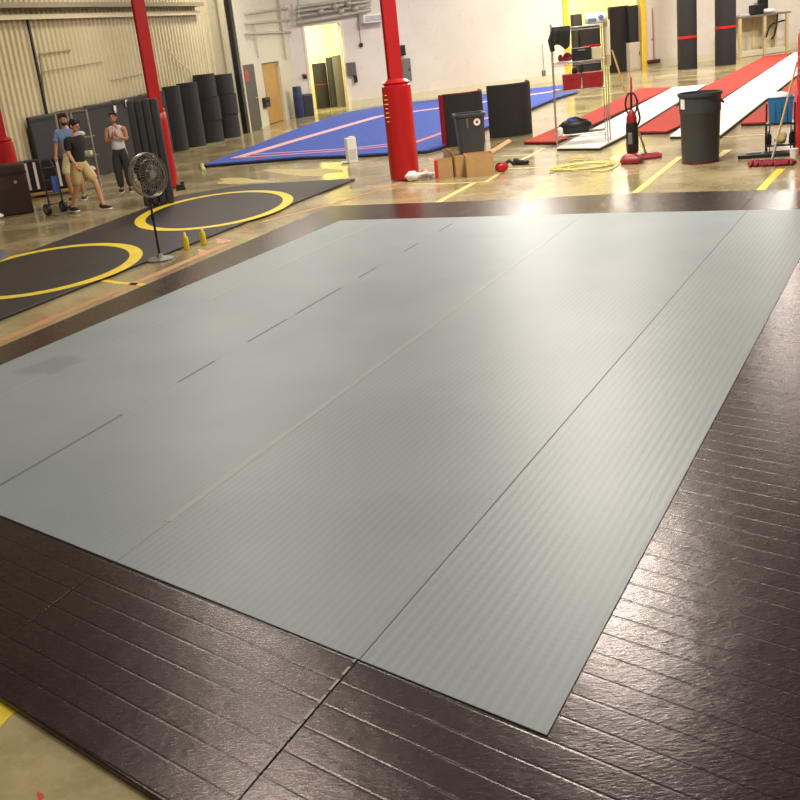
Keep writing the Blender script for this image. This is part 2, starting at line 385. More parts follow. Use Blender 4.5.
fixed('wall_outlet', 'small grey outlet low on back wall left of wire rack', 'outlet', WB, (542, 76, 545, 70), .06, M_grey2,
      lambda t, w, h, s, d: B().tube([(0, -s*.04, h), (0, -s*.04, h+1.0)], .01, 6).build('cord', M_grey2, t))

# ------------------------------------------------------------------ mats in the foreground
ZT = .035
def lineP(y0, m): return lambda x: y0+m*x
def meet(l1, l2):      # lines as (b, m): y=b+m x
    x = (l2[0]-l1[0])/(l1[1]-l2[1]); return x, l1[0]+l1[1]*x
LNg = (515, .402)
near_b = (697, .64)
lines = {'L': (365, -.426), 's1': (395.7, -.456), 's2': (487, -.548), 's3': (644, -.71), 's4': (1078, -1.163), 'R': (1767, -1.887)}
farg = {'L': (340, 220.5), 's1': (385, 219), 's2': (464, 217), 's3': (585, 213.5), 's4': (748, 210), 'R': (826, 209)}
M_seamd = pm('dark seam gap', (98, 102, 102), .6); M_seaml = pm('pale seam tape', (142, 148, 146), .45)
keys = ['L', 's1', 's2', 's3', 's4', 'R']
strip_lab = ['grey tatami mat strip along the left border beside the yellow circle mat',
             'second grey tatami mat strip from the left, left of the dark dashed seam',
             'middle grey tatami mat strip right of the dark dashed seam',
             'wide grey tatami mat strip just right of the pale seam',
             'rightmost grey tatami mat strip with clear pinstripes beside the shiny black mat']
ZG = .041
nearp = {k: meet(lines[k], LNg) for k in keys}
nearp['L'] = meet(lines['L'], LNg); nearp['R'] = (547, 735)
def gridstrip(c, z0, z1, n=10):
    "thin slab over the quad c (near-left, near-right, far-right, far-left), with a slightly wavy lie"
    b = B(); vs = []
    for j in range(n+1):
        t = j/n; l = c[0].lerp(c[3], t); r = c[1].lerp(c[2], t)
        vs += [(l.x, l.y, z0), (r.x, r.y, z0), (r.x, r.y, z1), (l.x, l.y, z1)]
    fs = [(3, 2, 1, 0), tuple(4*n+i for i in range(4))]
    for j in range(n):
        for k in range(4): fs.append((4*j+k, 4*j+(k+1) % 4, 4*j+4+(k+1) % 4, 4*j+4+k))
    b.add(vs, fs); return b
for i in range(5):
    a, c = keys[i], keys[i+1]
    q = [P(*nearp[a], ZG), P(*nearp[c], ZG), P(*farg[c], ZG), P(*farg[a], ZG)]
    e = .0015 if i < 4 else 0
    d01 = (q[1]-q[0]).normalized(); q[1] = q[1]-d01*e; q[2] = q[2]-(q[2]-q[3]).normalized()*e
    b = gridstrip(q, ZT+.001, ZG); ctr = center(q); ctr.z = ZT
    o = b.build('grey_mat_strip', M_grey if i > 3 else M_grey_mid if i == 3 else M_grey_flat, None, .002, ctr); tag(o, strip_lab[i], 'mat', 'grey mat strips laid side by side on the black mats')
    segs = {0: ([(.50, .93, 0)], M_seaml), 1: ([(.02, .17, 1), (.25, .31, 1), (.37, .45, 1), (.47, .58, 1), (.63, .68, 1), (.77, .82, 1), (.9, .95, 1)], M_seamd),
            2: ([(.05, .82, 0)], M_seaml), 3: ([(.0, 1.0, 1)], M_seamd)}.get(i)
    if segs:
        for (t0, t1, k) in segs[0]:
            b = B(); p0 = q[1].lerp(q[2], t0); p1 = q[1].lerp(q[2], t1); dd = (p1-p0).normalized(); nn = Vector((dd.y, -dd.x, 0)); wdt = .02 if k else .045
            if i == 3: wdt = .005
            nseg = 8; vs = []
            b.prism([tuple((p0-nn*wdt))[:2], tuple((p0+nn*wdt*.2))[:2], tuple((p1+nn*wdt*.2))[:2], tuple((p1-nn*wdt))[:2]], ZG-.001, ZG+.0012)
            s_ = b.build('seam', segs[1], None, 0, ctr); s_.parent = o; s_.location = (0, 0, 0)
# black strips underneath
def wline(p, q, t): return p+(q-p)*t
fb = {'O': (330, 206), 's2': (484, 200.5), 's3': (604, 194), 's4': (758, 190)}
bp = {'O': (P(*meet((346.4, -.427), near_b), ZT), P(330, 206, ZT)), 's2': (P(*meet(lines['s2'], near_b), ZT), P(484, 200.5, ZT)),
      's3': (P(*meet(lines['s3'], near_b), ZT), P(612, 194, ZT)), 's4': (P(*meet(lines['s4'], near_b), ZT), P(758, 190, ZT)),
      'R': (P(*meet(lines['R'], near_b), ZT), P(840, 190, ZT))}
nd = (bp['s4'][0]-bp['s2'][0]).normalized(); fd = (bp['s4'][1]-bp['s3'][1]).normalized()
bp['R2'] = (bp['R'][0]+nd*2.0, bp['R'][1]+fd*2.0); bp['R3'] = (bp['R'][0]+nd*4.2, bp['R'][1]+fd*4.2)
bk = ['O', 's2', 's3', 's4', 'R2', 'R3']
blab = ['black vinyl mat strip at left, lying beside the bare concrete aisle', 'black vinyl mat strip with its near end at the left picture edge',
        'black vinyl mat strip in the bottom left, nearest the yellow paint corner', 'shiny ribbed black mat strip under the near corner of the grey mat',
        'ribbed black mat strip beyond the right picture edge']
for i in range(5):
    a, c = bk[i], bk[i+1]
    q = [bp[a][0], bp[c][0], bp[c][1], bp[a][1]]; q = [v.copy() for v in q]
    g_ = .0015 if i < 4 else 0
    q[1] = q[1]-(q[1]-q[0]).normalized()*g_; q[2] = q[2]-(q[2]-q[3]).normalized()*g_
    ctr = center(q); b = gridstrip(q, 0, ZT)
    o = b.build('black_mat_strip', M_blk, None, .005, ctr); tag(o, blab[i], 'mat', 'black mat strips under the grey mats')
    if i == 2:
        b = B(); p0, p1 = q[1], q[2]; dd = (p1-p0).normalized(); nn = Vector((dd.y, -dd.x, 0)); t = .12; k = 0
        L_ = (P(363, 661, ZT)-p0).length
        while t < L_-.02:
            s_ = random.uniform(.06, .1)
            a_ = p0+dd*t; c_ = p0+dd*(t+s_); b.prism([tuple(a_-nn*.017)[:2], tuple(a_-nn*.004)[:2], tuple(c_-nn*.004)[:2], tuple(c_-nn*.017)[:2]], ZT-.001, ZT+.001); t += s_+.035; k += 1
        s_ = b.build('seam_stitching', pm('worn grey seam edge', (150, 144, 140), .5), None, 0, ctr); s_.parent = o; s_.location = (0, 0, 0)

# painted lines on the floor
def floorline(pts, w, mat, name='floor_line', label='', cat='floor marking', group='painted lines on the concrete'):
    ps = [P(*p) for p in pts]; b = B(); n = len(ps); L = []; Rr = []
    for i, p in enumerate(ps):
        t = (ps[min(i+1, n-1)]-ps[max(0, i-1)]).normalized(); nn = Vector((t.y, -t.x, 0)); L.append(p+nn*w/2); Rr.append(p-nn*w/2)
    vs = [];
    for l, r in zip(L, Rr): vs += [(l.x, l.y, .0006), (r.x, r.y, .0006), (r.x, r.y, .003), (l.x, l.y, .003)]
    fs = [(0, 1, 2, 3), tuple(4*(n-1)+i for i in (3, 2, 1, 0))]
    for j in range(n-1):
        for k in range(4): fs.append((4*j+k, 4*j+(k+1) % 4, 4*j+4+(k+1) % 4, 4*j+4+k))
    b.add(vs, fs); o = b.build(name, mat, None, 0, center(ps)); tag(o, label, cat, group); return o
FL = [([(-30, 740), (2, 708), (9, 700)], .16, M_yel, 'bright yellow painted line at the bottom left corner of the floor'),
      ([(-40, 362), (0, 341), (60, 315), (120, 290), (180, 264), (225, 245)], .13, M_oran, 'faded orange line running along the left edge of the black mats'),
      ([(93, 279), (118, 283), (144, 285)], .09, M_yel, 'short yellow line between the circle mat and the left black mat'),
      ([(262, 222), (330, 205), (365, 194), (400, 183)], .1, M_oran, 'orange line running to the foot of the centre red column'),
      ([(412, 184), (440, 184), (486, 182), (506, 169), (540, 167.5)], .09, M_yelfade, 'yellow line bending in front of the cardboard boxes'),
      ([(437, 203), (455, 193), (474, 183)], .11, M_yelfade, 'yellow line crossing from the boxes to the black mat edge'),
      ([(529, 200), (541, 191), (552, 184)], .11, M_yelfade, 'short yellow line below the wire rack'),
      ([(512, 164), (530, 156), (544, 148)], .09, M_yelfade, 'yellow line running from boxes to the red runway mat'),
      ([(635, 193), (656, 176), (680, 157)], .11, M_yelfade, 'yellow line left of the large grey trash can'),
      ([(717, 157), (722, 154), (728, 150)], .13, M_yelfade, 'short yellow line just right of the large grey trash can'),
      ([(722, 137), (745, 135.5), (768, 134.5)], .06, M_yelfade, 'thin pale line right of the large grey trash can'),
      ([(502, 156), (525, 155), (546, 153.5)], .06, M_yelfade, 'thin pale line left of the wire rack feet'),
      ([(759, 192), (770, 180), (781, 169)], .12, M_yel, 'bright yellow line below the maroon mop head at right'),
      ([(176, 236), (184, 236), (190, 233)], .06, M_oran, 'small orange scuff beside the pedestal fan base')]
for pts, w_, m_, l_ in FL: floorline(pts, w_, m_, label=l_)
def blotch(x, y, rx, ry, mat, label):
    p = P(x, y); b = B(); pts = []
    for k in range(16): a = 2*PI*k/16; rr = 1+.25*math.sin(3*a+x)+.1*math.cos(5*a); q = P(x+rx*rr*math.cos(a), y+ry*rr*math.sin(a)); pts.append((q.x, q.y))
    o = b.prism(pts, .0005, .002).build('floor_stain', mat, None, 0, p); tag(o, label, 'stain', 'stains on the concrete aisle')
M_stain = pm('rust stain', (150, 112, 70), .5, var=.3, scale=12); M_stain2 = pm('pink chalk stain', (196, 144, 112), .5, var=.3, scale=12)
blotch(245, 231, 8, 2.6, M_stain, 'brown oval stain on the concrete right of the yellow bottles')
blotch(222, 241, 7, 2.2, M_stain2, 'pinkish stain on the concrete below the brown oval stain')
blotch(203, 252, 6, 2.5, M_stain2, 'pinkish stain on the concrete below the yellow bottles')
for (x, y, rx, ry, l) in ((305, 172, 36, 3.5, 'broad pale yellow paint patch on concrete before the blue mat'), (240, 181, 24, 3, 'pale yellow paint patch on concrete near the blue mat tip')):
    blotch(x, y, rx, ry, pm('thin old yellow paint', (186, 170, 100), .4, var=.15, scale=5), l)
blotch(40, 797, 3, 5, pm('red paint mark', (196, 60, 50), .6), 'small red paint mark on the concrete at bottom left')

# ------------------------------------------------------------------ wrestling mat with yellow circles
zw = .035
q = [P(0, 318, zw), P(355, 178.5, zw), P(250, 184, zw), P(180, 195, zw), P(0, 262, zw)]
d1 = (q[0]-q[1]).normalized(); d2 = (q[4]-q[3]).normalized(); q[0] = q[0]+d1*2.2; q[4] = q[4]+d2*2.2
ctr = center(q); wm = B().prism([tuple(p)[:2] for p in q], 0, zw).build('wrestling_mat', pm('dark brown black mat', (40, 34, 34), .55, var=.15, scale=3), None, .008, ctr)
tag(wm, 'dark wrestling mat with two yellow circles on the left', 'mat')
def pix_ring(cx, cy, ax, ay, rot, w, label):
    "circle line: fit the world ellipse through the photographed one, constant painted width"
    pts = []
    for k in range(56):
        a = 2*PI*k/56; x = ax*math.cos(a); y = ay*math.sin(a)
        pts.append(P(cx+x*math.cos(rot)-y*math.sin(rot), cy+x*math.sin(rot)+y*math.cos(rot), zw))
    c = center(pts); b = B(); vs = []; n = len(pts)
    for i, p in enumerate(pts):
        t = (pts[(i+1) % n]-pts[i-1]).normalized(); nn = Vector((t.y, -t.x, 0)); a_, b_ = p+nn*w/2, p-nn*w/2
        vs += [(a_.x, a_.y, zw-.002), (b_.x, b_.y, zw-.002), (b_.x, b_.y, zw+.002), (a_.x, a_.y, zw+.002)]
    b.add(vs, [(4*j+k, 4*j+(k+1) % 4, 4*((j+1) % n)+(k+1) % 4, 4*((j+1) % n)+k) for j in range(n) for k in range(4)])
    o = b.build('circle_line', M_yel, None, 0, ctr); o.parent = wm; o.location = (0, 0, 0); lab(o, label)
pix_ring(214, 210.5, 75, 15.5, -.155, .18, 'yellow circle behind the fan')
pix_ring(42, 271.5, 96, 20.5, -.19, .18, 'yellow circle at the left picture edge')
# small grey blue mat at left edge
b = B(); q = [P(-14, 258), P(-10, 268), P(12, 258.5), P(4, 254)]; b.prism([tuple(p)[:2] for p in q], .036, .075)
tag(b.build('folded_mat', pm('slate blue mat', (96, 98, 112), .6), None, .008, center(q)+Vector((0, 0, .036))), 'small slate blue mat lying on the left edge of circle mat', 'mat')

# ------------------------------------------------------------------ blue carpeted floor
zb = .08
def ipoly(pts, z): return [P(x, y, z) for x, y in pts]
bpx = [(204, 164.5), (300, 156.5), (345, 155), (427, 150), (440, 146.5), (452, 141), (555, 98), (578, 91), (574, 83.5), (470, 95.5), (400, 103.5), (345, 112), (300, 127.5)]
q = ipoly(bpx, zb); ctr = center(q)
bf = thing('spring_floor', 'large blue carpeted floor with salmon border lines beyond centre column', 'mat', ctr)
def poly_part(name, pts, z0, z1, mat, par, c):
    return B().prism([(p.x-c.x, p.y-c.y) for p in pts], z0, z1).build(name, mat, par)
poly_part('foam_base', q, 0, zb-.03, M_foam, bf, ctr); poly_part('carpet_top', q, zb-.03, zb, M_bluec, bf, ctr)
def band(px, w, z, mat, par, c, name='border_line'):
    ps = [P(x, y, z) for x, y in px]
    for i in range(len(ps)-1):
        t = (ps[i+1]-ps[i]).normalized(); nn = Vector((t.y, -t.x, 0))*w/2
        B().prism([tuple(ps[i]+nn-c)[:2], tuple(ps[i+1]+nn-c)[:2], tuple(ps[i+1]-nn-c)[:2], tuple(ps[i]-nn-c)[:2]], z-.002, z+.003+.0005*i).build(name, mat, par)
M_line2 = pm('pale pink tape', (218, 170, 168), .8)
band([(236, 158), (345, 150.5), (412, 143.5), (446, 131.5), (530, 104)], .16, zb, M_bluemark, bf, ctr)
band([(236, 158), (300, 139), (380, 116), (470, 104), (562, 90)], .35, zb, M_line2, bf, ctr)
band([(250, 154.5), (345, 148.8), (412, 141.5)], .1, zb, M_line2, bf, ctr)
b = B().tube([P(202, 165), P(204, 172)+Vector((0, 0, .02))], .05); tag(b.build('mat_tie_block', pm('beige block', (190, 180, 130), .6), None, 0, P(203, 170)), 'small beige block at the left tip of blue floor', 'block')

# ------------------------------------------------------------------ red and white runway mats
def runway(px, z, mat, label):
    q = ipoly(px, z); c = center(q); t = thing('runway_mat', label, 'mat', c, 0, 'red and white runway mats side by side')
    poly_part('foam_base', q, 0, z-.025, M_foam, t, c)
    qi = [p+(c-p).normalized()*.01 for p in q]; poly_part('carpet_top', q, z-.025, z, mat, t, c)
runway([(524, 141.5), (556, 141.5), (672, 87.2), (640, 88), (585, 115)], .07, M_redc, 'leftmost red runway mat, its near end beside wire rack')
runway([(557, 147.5), (600, 147), (625, 134.5), (706, 84.5), (673, 87.2)], .07, M_whitec, 'white runway mat passing behind the wire rack and upright vacuum')
runway([(634, 131.5), (667, 131), (682, 124.5), (793, 52.5), (765, 56), (707, 85.5)], .07, M_redc, 'middle red runway mat, left of the large grey trash can')
runway([(670, 135.5), (720, 135), (803, 70), (803, 50), (794, 52.5), (684, 125)], .07, M_whitec, 'long white runway mat behind the large grey trash can')
runway([(741, 123), (803, 120), (812, 74), (800, 76)], .07, M_redc, 'red runway mat at the right edge behind the blue bin cart')

# ------------------------------------------------------------------ columns
def column(px, py, halfw, toppx, thw, label, hand=0):
    p = P(px, py); mp = mpp(p); R_ = halfw*mp; p = p+Vector((p.x, p.y, 0)).normalized()*R_
    zt = hgt(p, toppx); t = thing('padded_column', label, 'column', p, face(p)+.2)
    prof = [(R_*1.0, .02), (R_*1.02, .3), (R_*.99, zt*.5), (R_*1.0, zt*.85), (R_*.98, zt-.03), (R_*.85, zt), (thw*mp*.9, zt+.005)]
    b = B(); n = 12; vs = []
    pad = B().lathe(prof, n).build('column_pad', M_red, t, .0)
    s = B(); w_ = thw*mp
    s.box((0, -w_*.8, CEIL/2), (w_*1.8, w_*.25, CEIL)).box((0, w_*.8, CEIL/2), (w_*1.8, w_*.25, CEIL)).box((0, 0, CEIL/2), (w_*.3, w_*1.6, CEIL))
    s.build('steel_post', M_redpaint, t, .01)
    b = B()
    for a in range(7): b.box((-R_*.88, -R_*.52, zt*(.9-.045*a)), (.035+.02*(a % 3), .05, .016))
    lab(b.build('strap_mark', pm('yellow pad lettering', (214, 176, 96), .6), t), 'worn yellow marks on pad')
    # gathered collar at the top of the pad
    c = B(); c.lathe([(R_*.8, zt-.02), (R_*.95, zt+.03), (R_*.7, zt+.08), (w_*1.05, zt+.1)], 10).build('pad_collar', M_red, t)
    return t, p, R_, zt
column(405.5, 181, 14.8, 84, 7.3, 'red padded steel column in the centre beyond the grey mat')
tc_, pc_, Rc_, ztc_ = column(170, 189, 9, 112, 6.2, 'red padded column on the left beside grey standing mat')
column(14, 206, 13, 142, 7, 'red padded column cut by the left picture edge')
column(815, 156, 19, 30, 9, 'red padded column at the right picture edge beside the mop')
# shoe-like black doorstop by left column
p = P(181, 190); t = thing('rubber_block', 'small black block on floor right of left red column', 'block', p, face(p))
B().box((0, 0, .06), (.2, .16, .12), .8).build('body', M_black, t, .01); B().box((.05, 0, .14), (.08, .08, .05)).build('knob', M_black, t, .01)
# black flared fringe at column bottom: white crumpled paper at centre column
def crumple(x, y, r, mat, label, group=None, name='crumpled_paper', cat='paper', sq=.6):
    p = P(x, y); b = B(); b.ball((0, 0, 0), (r, r*.8, r*sq), 10, 7)
    b.v = [tuple(Vector(v)*(1+random.uniform(-.22, .22))) for v in b.v]; zmin = min(v[2] for v in b.v); b.v = [(v[0]+p.x, v[1]+p.y, v[2]-zmin) for v in b.v]
    return tag(b.build(name, mat, None, 0, p), label, cat, group)
M_paper = pm('white paper', (240, 236, 230), .8, var=.05)
crumple(413, 181, .14, M_paper, 'largest crumpled white paper, against centre red column', 'crumpled paper by the column')
crumple(420, 178, .08, M_paper, 'small crumpled paper just right of largest crumpled paper', 'crumpled paper by the column')
crumple(425, 177.5, .09, M_paper, 'crumpled paper midway between centre column and boxes', 'crumpled paper by the column')
crumple(431, 177, .07, M_paper, 'crumpled paper nearest the red taped cardboard box', 'crumpled paper by the column')
crumple(424, 173, .06, pm('orange wrapper', (214, 150, 80), .6), 'orange wrapper behind the crumpled papers', None, 'wrapper', 'litter')

# ------------------------------------------------------------------ grey standing folded mat
p = P(157, 206); p2 = P(174, 204)
p = P(160, 204.5, .036); mp = mpp(p); zt = hgt(p, 99)-.036; wd = 30*mp
t = thing('standing_foam_mat', 'grey foam mat stood on end between fan and left column', 'mat', p, face(p)-.1)
for k in range(4):
    b = B(); b.box((-wd/2+wd*(k+.5)/4, .02*(k % 2), zt/2), (wd/4-.012, .2, zt-.02*(k % 2))); b.build('fold_panel', M_charcoal, t, .03)

# ------------------------------------------------------------------ standing rolls along left wall
M_roll = pm('charcoal carpet roll', (52, 50, 51), .9, var=.15, scale=14, bump=.3)
def roll_mesh(R_, h, z0=0, b=None):
    b = b or B(); turns = 3.5; n = int(turns*20); t_ = R_/(turns+1.2)*.8; vs = []
    for k in range(n+1):
        a = 2*PI*k/20; r = R_*(.22+.78*min(1, k/(n-20)))
        for (rr, z) in ((r, z0), (r, z0+h), (r-t_, z0+h), (r-t_, z0)): vs.append((rr*math.cos(a), rr*math.sin(a), z))
    fs = [(0, 1, 2, 3), tuple(4*n+i for i in (3, 2, 1, 0))]
    for j in range(n):
        for k in range(4): fs.append((4*j+k, 4*j+(k+1) % 4, 4*j+4+(k+1) % 4, 4*j+4+k))
    b.add(vs, fs); return b
def roll(x, y, hw, tiers, label, mat=M_roll, group='charcoal mat rolls stood along left wall', strap=False):
    p = P(x, y); R_ = hw*mpp(p); p = p+Vector((p.x, p.y, 0)).normalized()*R_; z0 = 0
    for i, ty in enumerate(tiers):
        z1 = hgt(p, ty); lb = label if len(tiers) == 1 else label+[', bottom of its stack', ', middle of its stack', ', top of its stack'][i if len(tiers) == 3 or i == 0 else 2]
        t = thing('mat_roll', lb, 'rolled mat', (p.x+.03*(i % 2), p.y, z0), face(p)+i*.7, group)
        roll_mesh(R_, z1-z0-.01).build('rolled_layer', mat, t)
        B().lathe([(R_*.985, .02), (R_*1.0, .05), (R_*1.0, .06), (R_*.985, .08)], 24, (0, 0, (z1-z0)*.5)).build('tie_strap', M_redpaint if strap else mat, t)
        z0 = z1
    return p
roll(163.5, 156, 9, [93], 'charcoal mat roll half hidden behind left red column')
roll(179.5, 151.5, 10.2, [86], 'tall charcoal mat roll just right of the left red column')
roll(196.5, 147, 10.2, [82.5], 'second tall charcoal mat roll right of the left red column')
roll(214, 142.5, 10.8, [120, 97, 74], 'charcoal mat roll in the stack second from downspout')
roll(231.5, 138, 10, [114, 94, 74], 'charcoal mat roll in the stack nearest the downspout')

# ------------------------------------------------------------------ black wall pads behind the people
tops = [(23, 118), (140, 94)]
pads = [(24, 52), (52, 80), (80, 108), (108, 136), (136, 160)]
wp_lab = ['black wall pad behind the white striped cart at left', 'black wall pad behind the person in blue shirt', 'black wall pad behind the glass door frames',
          'black wall pad behind the person in white tank top', 'black wall pad behind the grey standing mat']
PW = Wall(WC.at(0, 0, .2), WC.at(15, 0, .2))
for i, (x0, x1) in enumerate(pads):
    ya = 118-(x0-23)*24/117; yb = 118-(x1-23)*24/117
    u0, za = PW.hit(x0+4, ya); u1, zb_ = PW.hit(x1+4, yb); zt = (za+zb_)/2
    if i == 0: u0 -= .0
    p = PW.at((u0+u1)/2, 0, 0); t = thing('wall_pad', wp_lab[i], 'wall pad', p, PW.rot, 'black wall pads along left wall'); s = 1 if PW.n.dot(Vector((math.sin(PW.rot), -math.cos(PW.rot), 0))) > 0 else -1
    w_ = abs(u1-u0)-.02
    B().box((0, s*.03, zt/2), (w_, .1, zt)).build('cover', M_padblk, t, .03)
    B().box((0, -s*.024, zt-.1), (w_*.96, .012, .06)).build('top_seam', M_charcoal2, t)
for (x, y0, y1, l) in ((112.5, 106, 113, 'white hook strip on black wall pads above the person in tank top'), (124, 100, 107, 'white hook strip on black wall pads right of the other strip')):
    u, z1 = PW.hit(x, y0); _, z0 = PW.hit(x+1.3, y1); p = PW.at(u, z0, .05)
    t = thing('hook_strip', l, 'hook', p, PW.rot); B().box((0, 0, (z1-z0)/2), (.1, .03, z1-z0)).build('plate', M_white, t, .008)
    B().tube([(0, 0, .05), (0, -.06, .04), (0, -.08, .08)], .012, 6).build('hook', M_chrome, t)

# ------------------------------------------------------------------ people
def skin_mesh(chains, name):
    "chains: list of (points with radii); joined by shared coordinates; returns a mesh grown with a skin modifier"
    vs = []; rad = []; ed = []; idx = {}
    for ch in chains:
        prev = None
        for (x, y, z, r) in ch:
            k = (round(x, 3), round(y, 3), round(z, 3))
            if k not in idx: idx[k] = len(vs); vs.append((x, y, z)); rad.append(r)
            i = idx[k]
            if prev is not None and prev != i: ed.append((prev, i))
            prev = i
    me = bpy.data.meshes.new(name); me.from_pydata(vs, ed, []); o = bpy.data.objects.new(name, me); C.objects.link(o)
    md = o.modifiers.new('skin', 'SKIN'); md.use_smooth_shade = True; md.branch_smoothing = .5
    sv = me.skin_vertices[0].data
    for i, r in enumerate(rad):
        sv[i].radius = (r, r) if not isinstance(r, tuple) else r; sv[i].use_root = (i == 0)
    sb = o.modifiers.new('sub', 'SUBSURF'); sb.levels = 2; sb.render_levels = 2
    dg = bpy.context.evaluated_depsgraph_get(); dg.update()
    m2 = bpy.data.meshes.new_from_object(o.evaluated_get(dg)); bpy.data.objects.remove(o); m2.name = name
    return m2
def meshobj(me, name, mat, parent, extra=None):
    if extra:
        bm = bmesh.new(); bm.from_mesh(me); t = bpy.data.meshes.new('t'); t.from_pydata(extra.v, [], extra.f); bm.from_mesh(t)
        bmesh.ops.recalc_face_normals(bm, faces=bm.faces); bm.to_mesh(me); bm.free(); bpy.data.meshes.remove(t)
    me.shade_smooth(); me.materials.clear(); me.materials.append(mat)
    o = bpy.data.objects.new(name, me); C.objects.link(o); o.parent = parent; return o
def hand(b, w_, dirv, side, curl=.5):
    "palm plus five tapering fingers bending round an axis"
    d = Vector(dirv).normalized(); s = Vector((0, -1, 0)); s = (s-d*s.dot(d)).normalized(); n = d.cross(s)*side
    w_ = Vector(w_)
    b.tube([w_-d*.03, w_, w_+d*.035, w_+d*.075, w_+d*.095], [.024, .026, .036, .038, .026], 10)
    for k, ln in enumerate((.068, .078, .072, .056)):
        o = w_+d*.08+s*(.027-.018*k); p = [o, o+d*ln*.42+n*curl*.01, o+d*ln*.72+n*curl*.03, o+d*ln*.9+n*curl*.055]
        b.tube(p, [.0095, .0088, .008, .006], 6)
    o = w_+d*.03+s*.03; b.tube([o, o+s*.03+d*.025, o+s*.038+d*.055+n*.01], [.012, .010, .008], 6)
def head(b, hb, c, yaw, tilt):
    m0 = b.M.copy()
    b.M = Matrix.Translation(c) @ Matrix.Rotation(yaw, 4, 'Z') @ Matrix.Rotation(tilt, 4, 'X')
    b.ball((0, .005, .01), (.076, .094, .10), 18, 12); b.ball((0, -.02, -.055), (.055, .066, .055), 14, 10)
    b.tube([(0, -.088, .018), (0, -.104, -.008), (0, -.112, -.022), (0, -.09, -.032)], [.008, .012, .015, .008], 8)
    for s in (-1, 1):
        b.ball((s*.078, .012, -.005), (.012, .022, .032), 8, 6)
    b.tube([(-.024, -.083, -.056), (0, -.09, -.055), (.024, -.083, -.056)], [.005, .008, .005], 6)
    hb.M = b.M.copy(); hb.ball((0, .018, .034), (.086, .1, .092), 18, 12); hb.ball((0, .055, -.01), (.072, .06, .07), 14, 10)
    for k in range(7): a = -1.2+k*.4; hb.tube([(.05*math.sin(a), -.03, .112), (.078*math.sin(a), -.085, .07)], [.022, .012], 6)
    M = b.M.copy(); b.M = m0; hb.M = m0.copy(); return M
def person(p, rz, hh, label, J, clothes, hyaw=0, htilt=0, extra=None, beard=False):
    k = hh/1.72; t = thing('person', label, 'person', p, rz); t.scale = (k, k, k)
    g = lambda n, r: (*J[n], r)
    mid = lambda a, b_, f: tuple(Vector(J[a]).lerp(Vector(J[b_]), f))
    ch = [[g('pelvis', .125), g('waist', .118), g('chest', .14), g('neck', .055), g('head', .052)]]
    for s in 'LR':
        ch.append([g('chest', .14), g('sh'+s, .062), (*mid('sh'+s, 'el'+s, .5), .047), (*mid('sh'+s, 'el'+s, .86), .042), (*mid('el'+s, 'wr'+s, .13), .041), (*mid('el'+s, 'wr'+s, .4), .038), g('wr'+s, .026)])
        ch.append([g('pelvis', .125), g('hip'+s, .095), (*mid('hip'+s, 'kn'+s, .5), .082), g('kn'+s, .058), (*mid('kn'+s, 'an'+s, .35), .056), g('an'+s, .038), g('to'+s, .03)])
    me = skin_mesh(ch, 'body'); ex = B()
    for s, sd in (('L', 1), ('R', -1)): hand(ex, J['wr'+s], J.get('hd'+s, Vector(J['wr'+s])-Vector(J['el'+s])), sd)
    hb = B(); hc = Vector(J['head'])+Vector((0, -.01, .1)); Mh = head(ex, hb, hc, hyaw, htilt)
    meshobj(me, 'body', M_skin, t, ex)
    hb.build('hair', M_hair, t)
    for s in (-1, 1):
        e = B(); e.M = Mh; e.ball((s*.03, -.082, .012), (.014, .008, .009), 8, 6); e.build('eye', M_eye, t)
    if beard:
        e = B(); e.M = Mh; e.ball((0, -.045, -.075), (.056, .055, .045), 12, 8); e.build('beard', M_hair, t)
    for (nm, mat, kind) in clothes:
        if kind in ('tee', 'tank'):
            c = [[(*mid('pelvis', 'waist', -.35), .16), (*mid('pelvis', 'waist', .3), .168), g('waist', .168), g('chest', .185), (*mid('chest', 'neck', .8), .1)]]
            for s in 'LR':
                if kind == 'tee': c.append([g('chest', .185), g('sh'+s, .092), (*mid('sh'+s, 'el'+s, .45), .078), (*mid('sh'+s, 'el'+s, .85), .07)])
                else: c.append([g('chest', .185), (*[v+d_ for v, d_ in zip(mid('chest', 'sh'+s, .5), (0, 0, .06))], .085), (*[v+d_ for v, d_ in zip(mid('chest', 'sh'+s, .6), (0, 0, .1))], .05)])
        elif kind in ('shorts', 'pants'):
            c = [[(*mid('pelvis', 'waist', .8), .16), (*mid('pelvis', 'waist', .3), .17), g('pelvis', .172)]]
            for s in 'LR':
                if kind == 'shorts': c.append([g('pelvis', .172), g('hip'+s, .138), (*mid('hip'+s, 'kn'+s, .5), .118), (*mid('hip'+s, 'kn'+s, .98), .108)])
                else: c.append([g('pelvis', .172), g('hip'+s, .135), (*mid('hip'+s, 'kn'+s, .5), .12), g('kn'+s, .1), (*mid('kn'+s, 'an'+s, .5), .092), (*mid('kn'+s, 'an'+s, .95), .07)])
        if kind == 'shoes':
            for s in 'LR':
                a = Vector(J['an'+s]); to = Vector(J['to'+s]); d = (to-a); d.z = 0; d.normalize()
                b = B(); b.M = Matrix.Translation((a.x, a.y, a.z-.045)) @ Matrix.Rotation(math.atan2(d.x, -d.y)*-1+PI if False else math.atan2(d.y, d.x)+PI/2, 4, 'Z')
                b.ball((0, -.05, .0), (.05, .14, .05), 14, 8); b.ball((0, .035, .03), (.044, .055, .055), 12, 8); sh = b.build('shoe', mat, t)
                s2 = B(); s2.M = b.M.copy(); s2.box((0, -.05, -.032), (.085, .26, .022), .95); s2.build('sole', M_white, sh, .008)
        else:
            meshobj(skin_mesh(c, nm), nm, mat, t)
    if extra: extra(t)
    return t
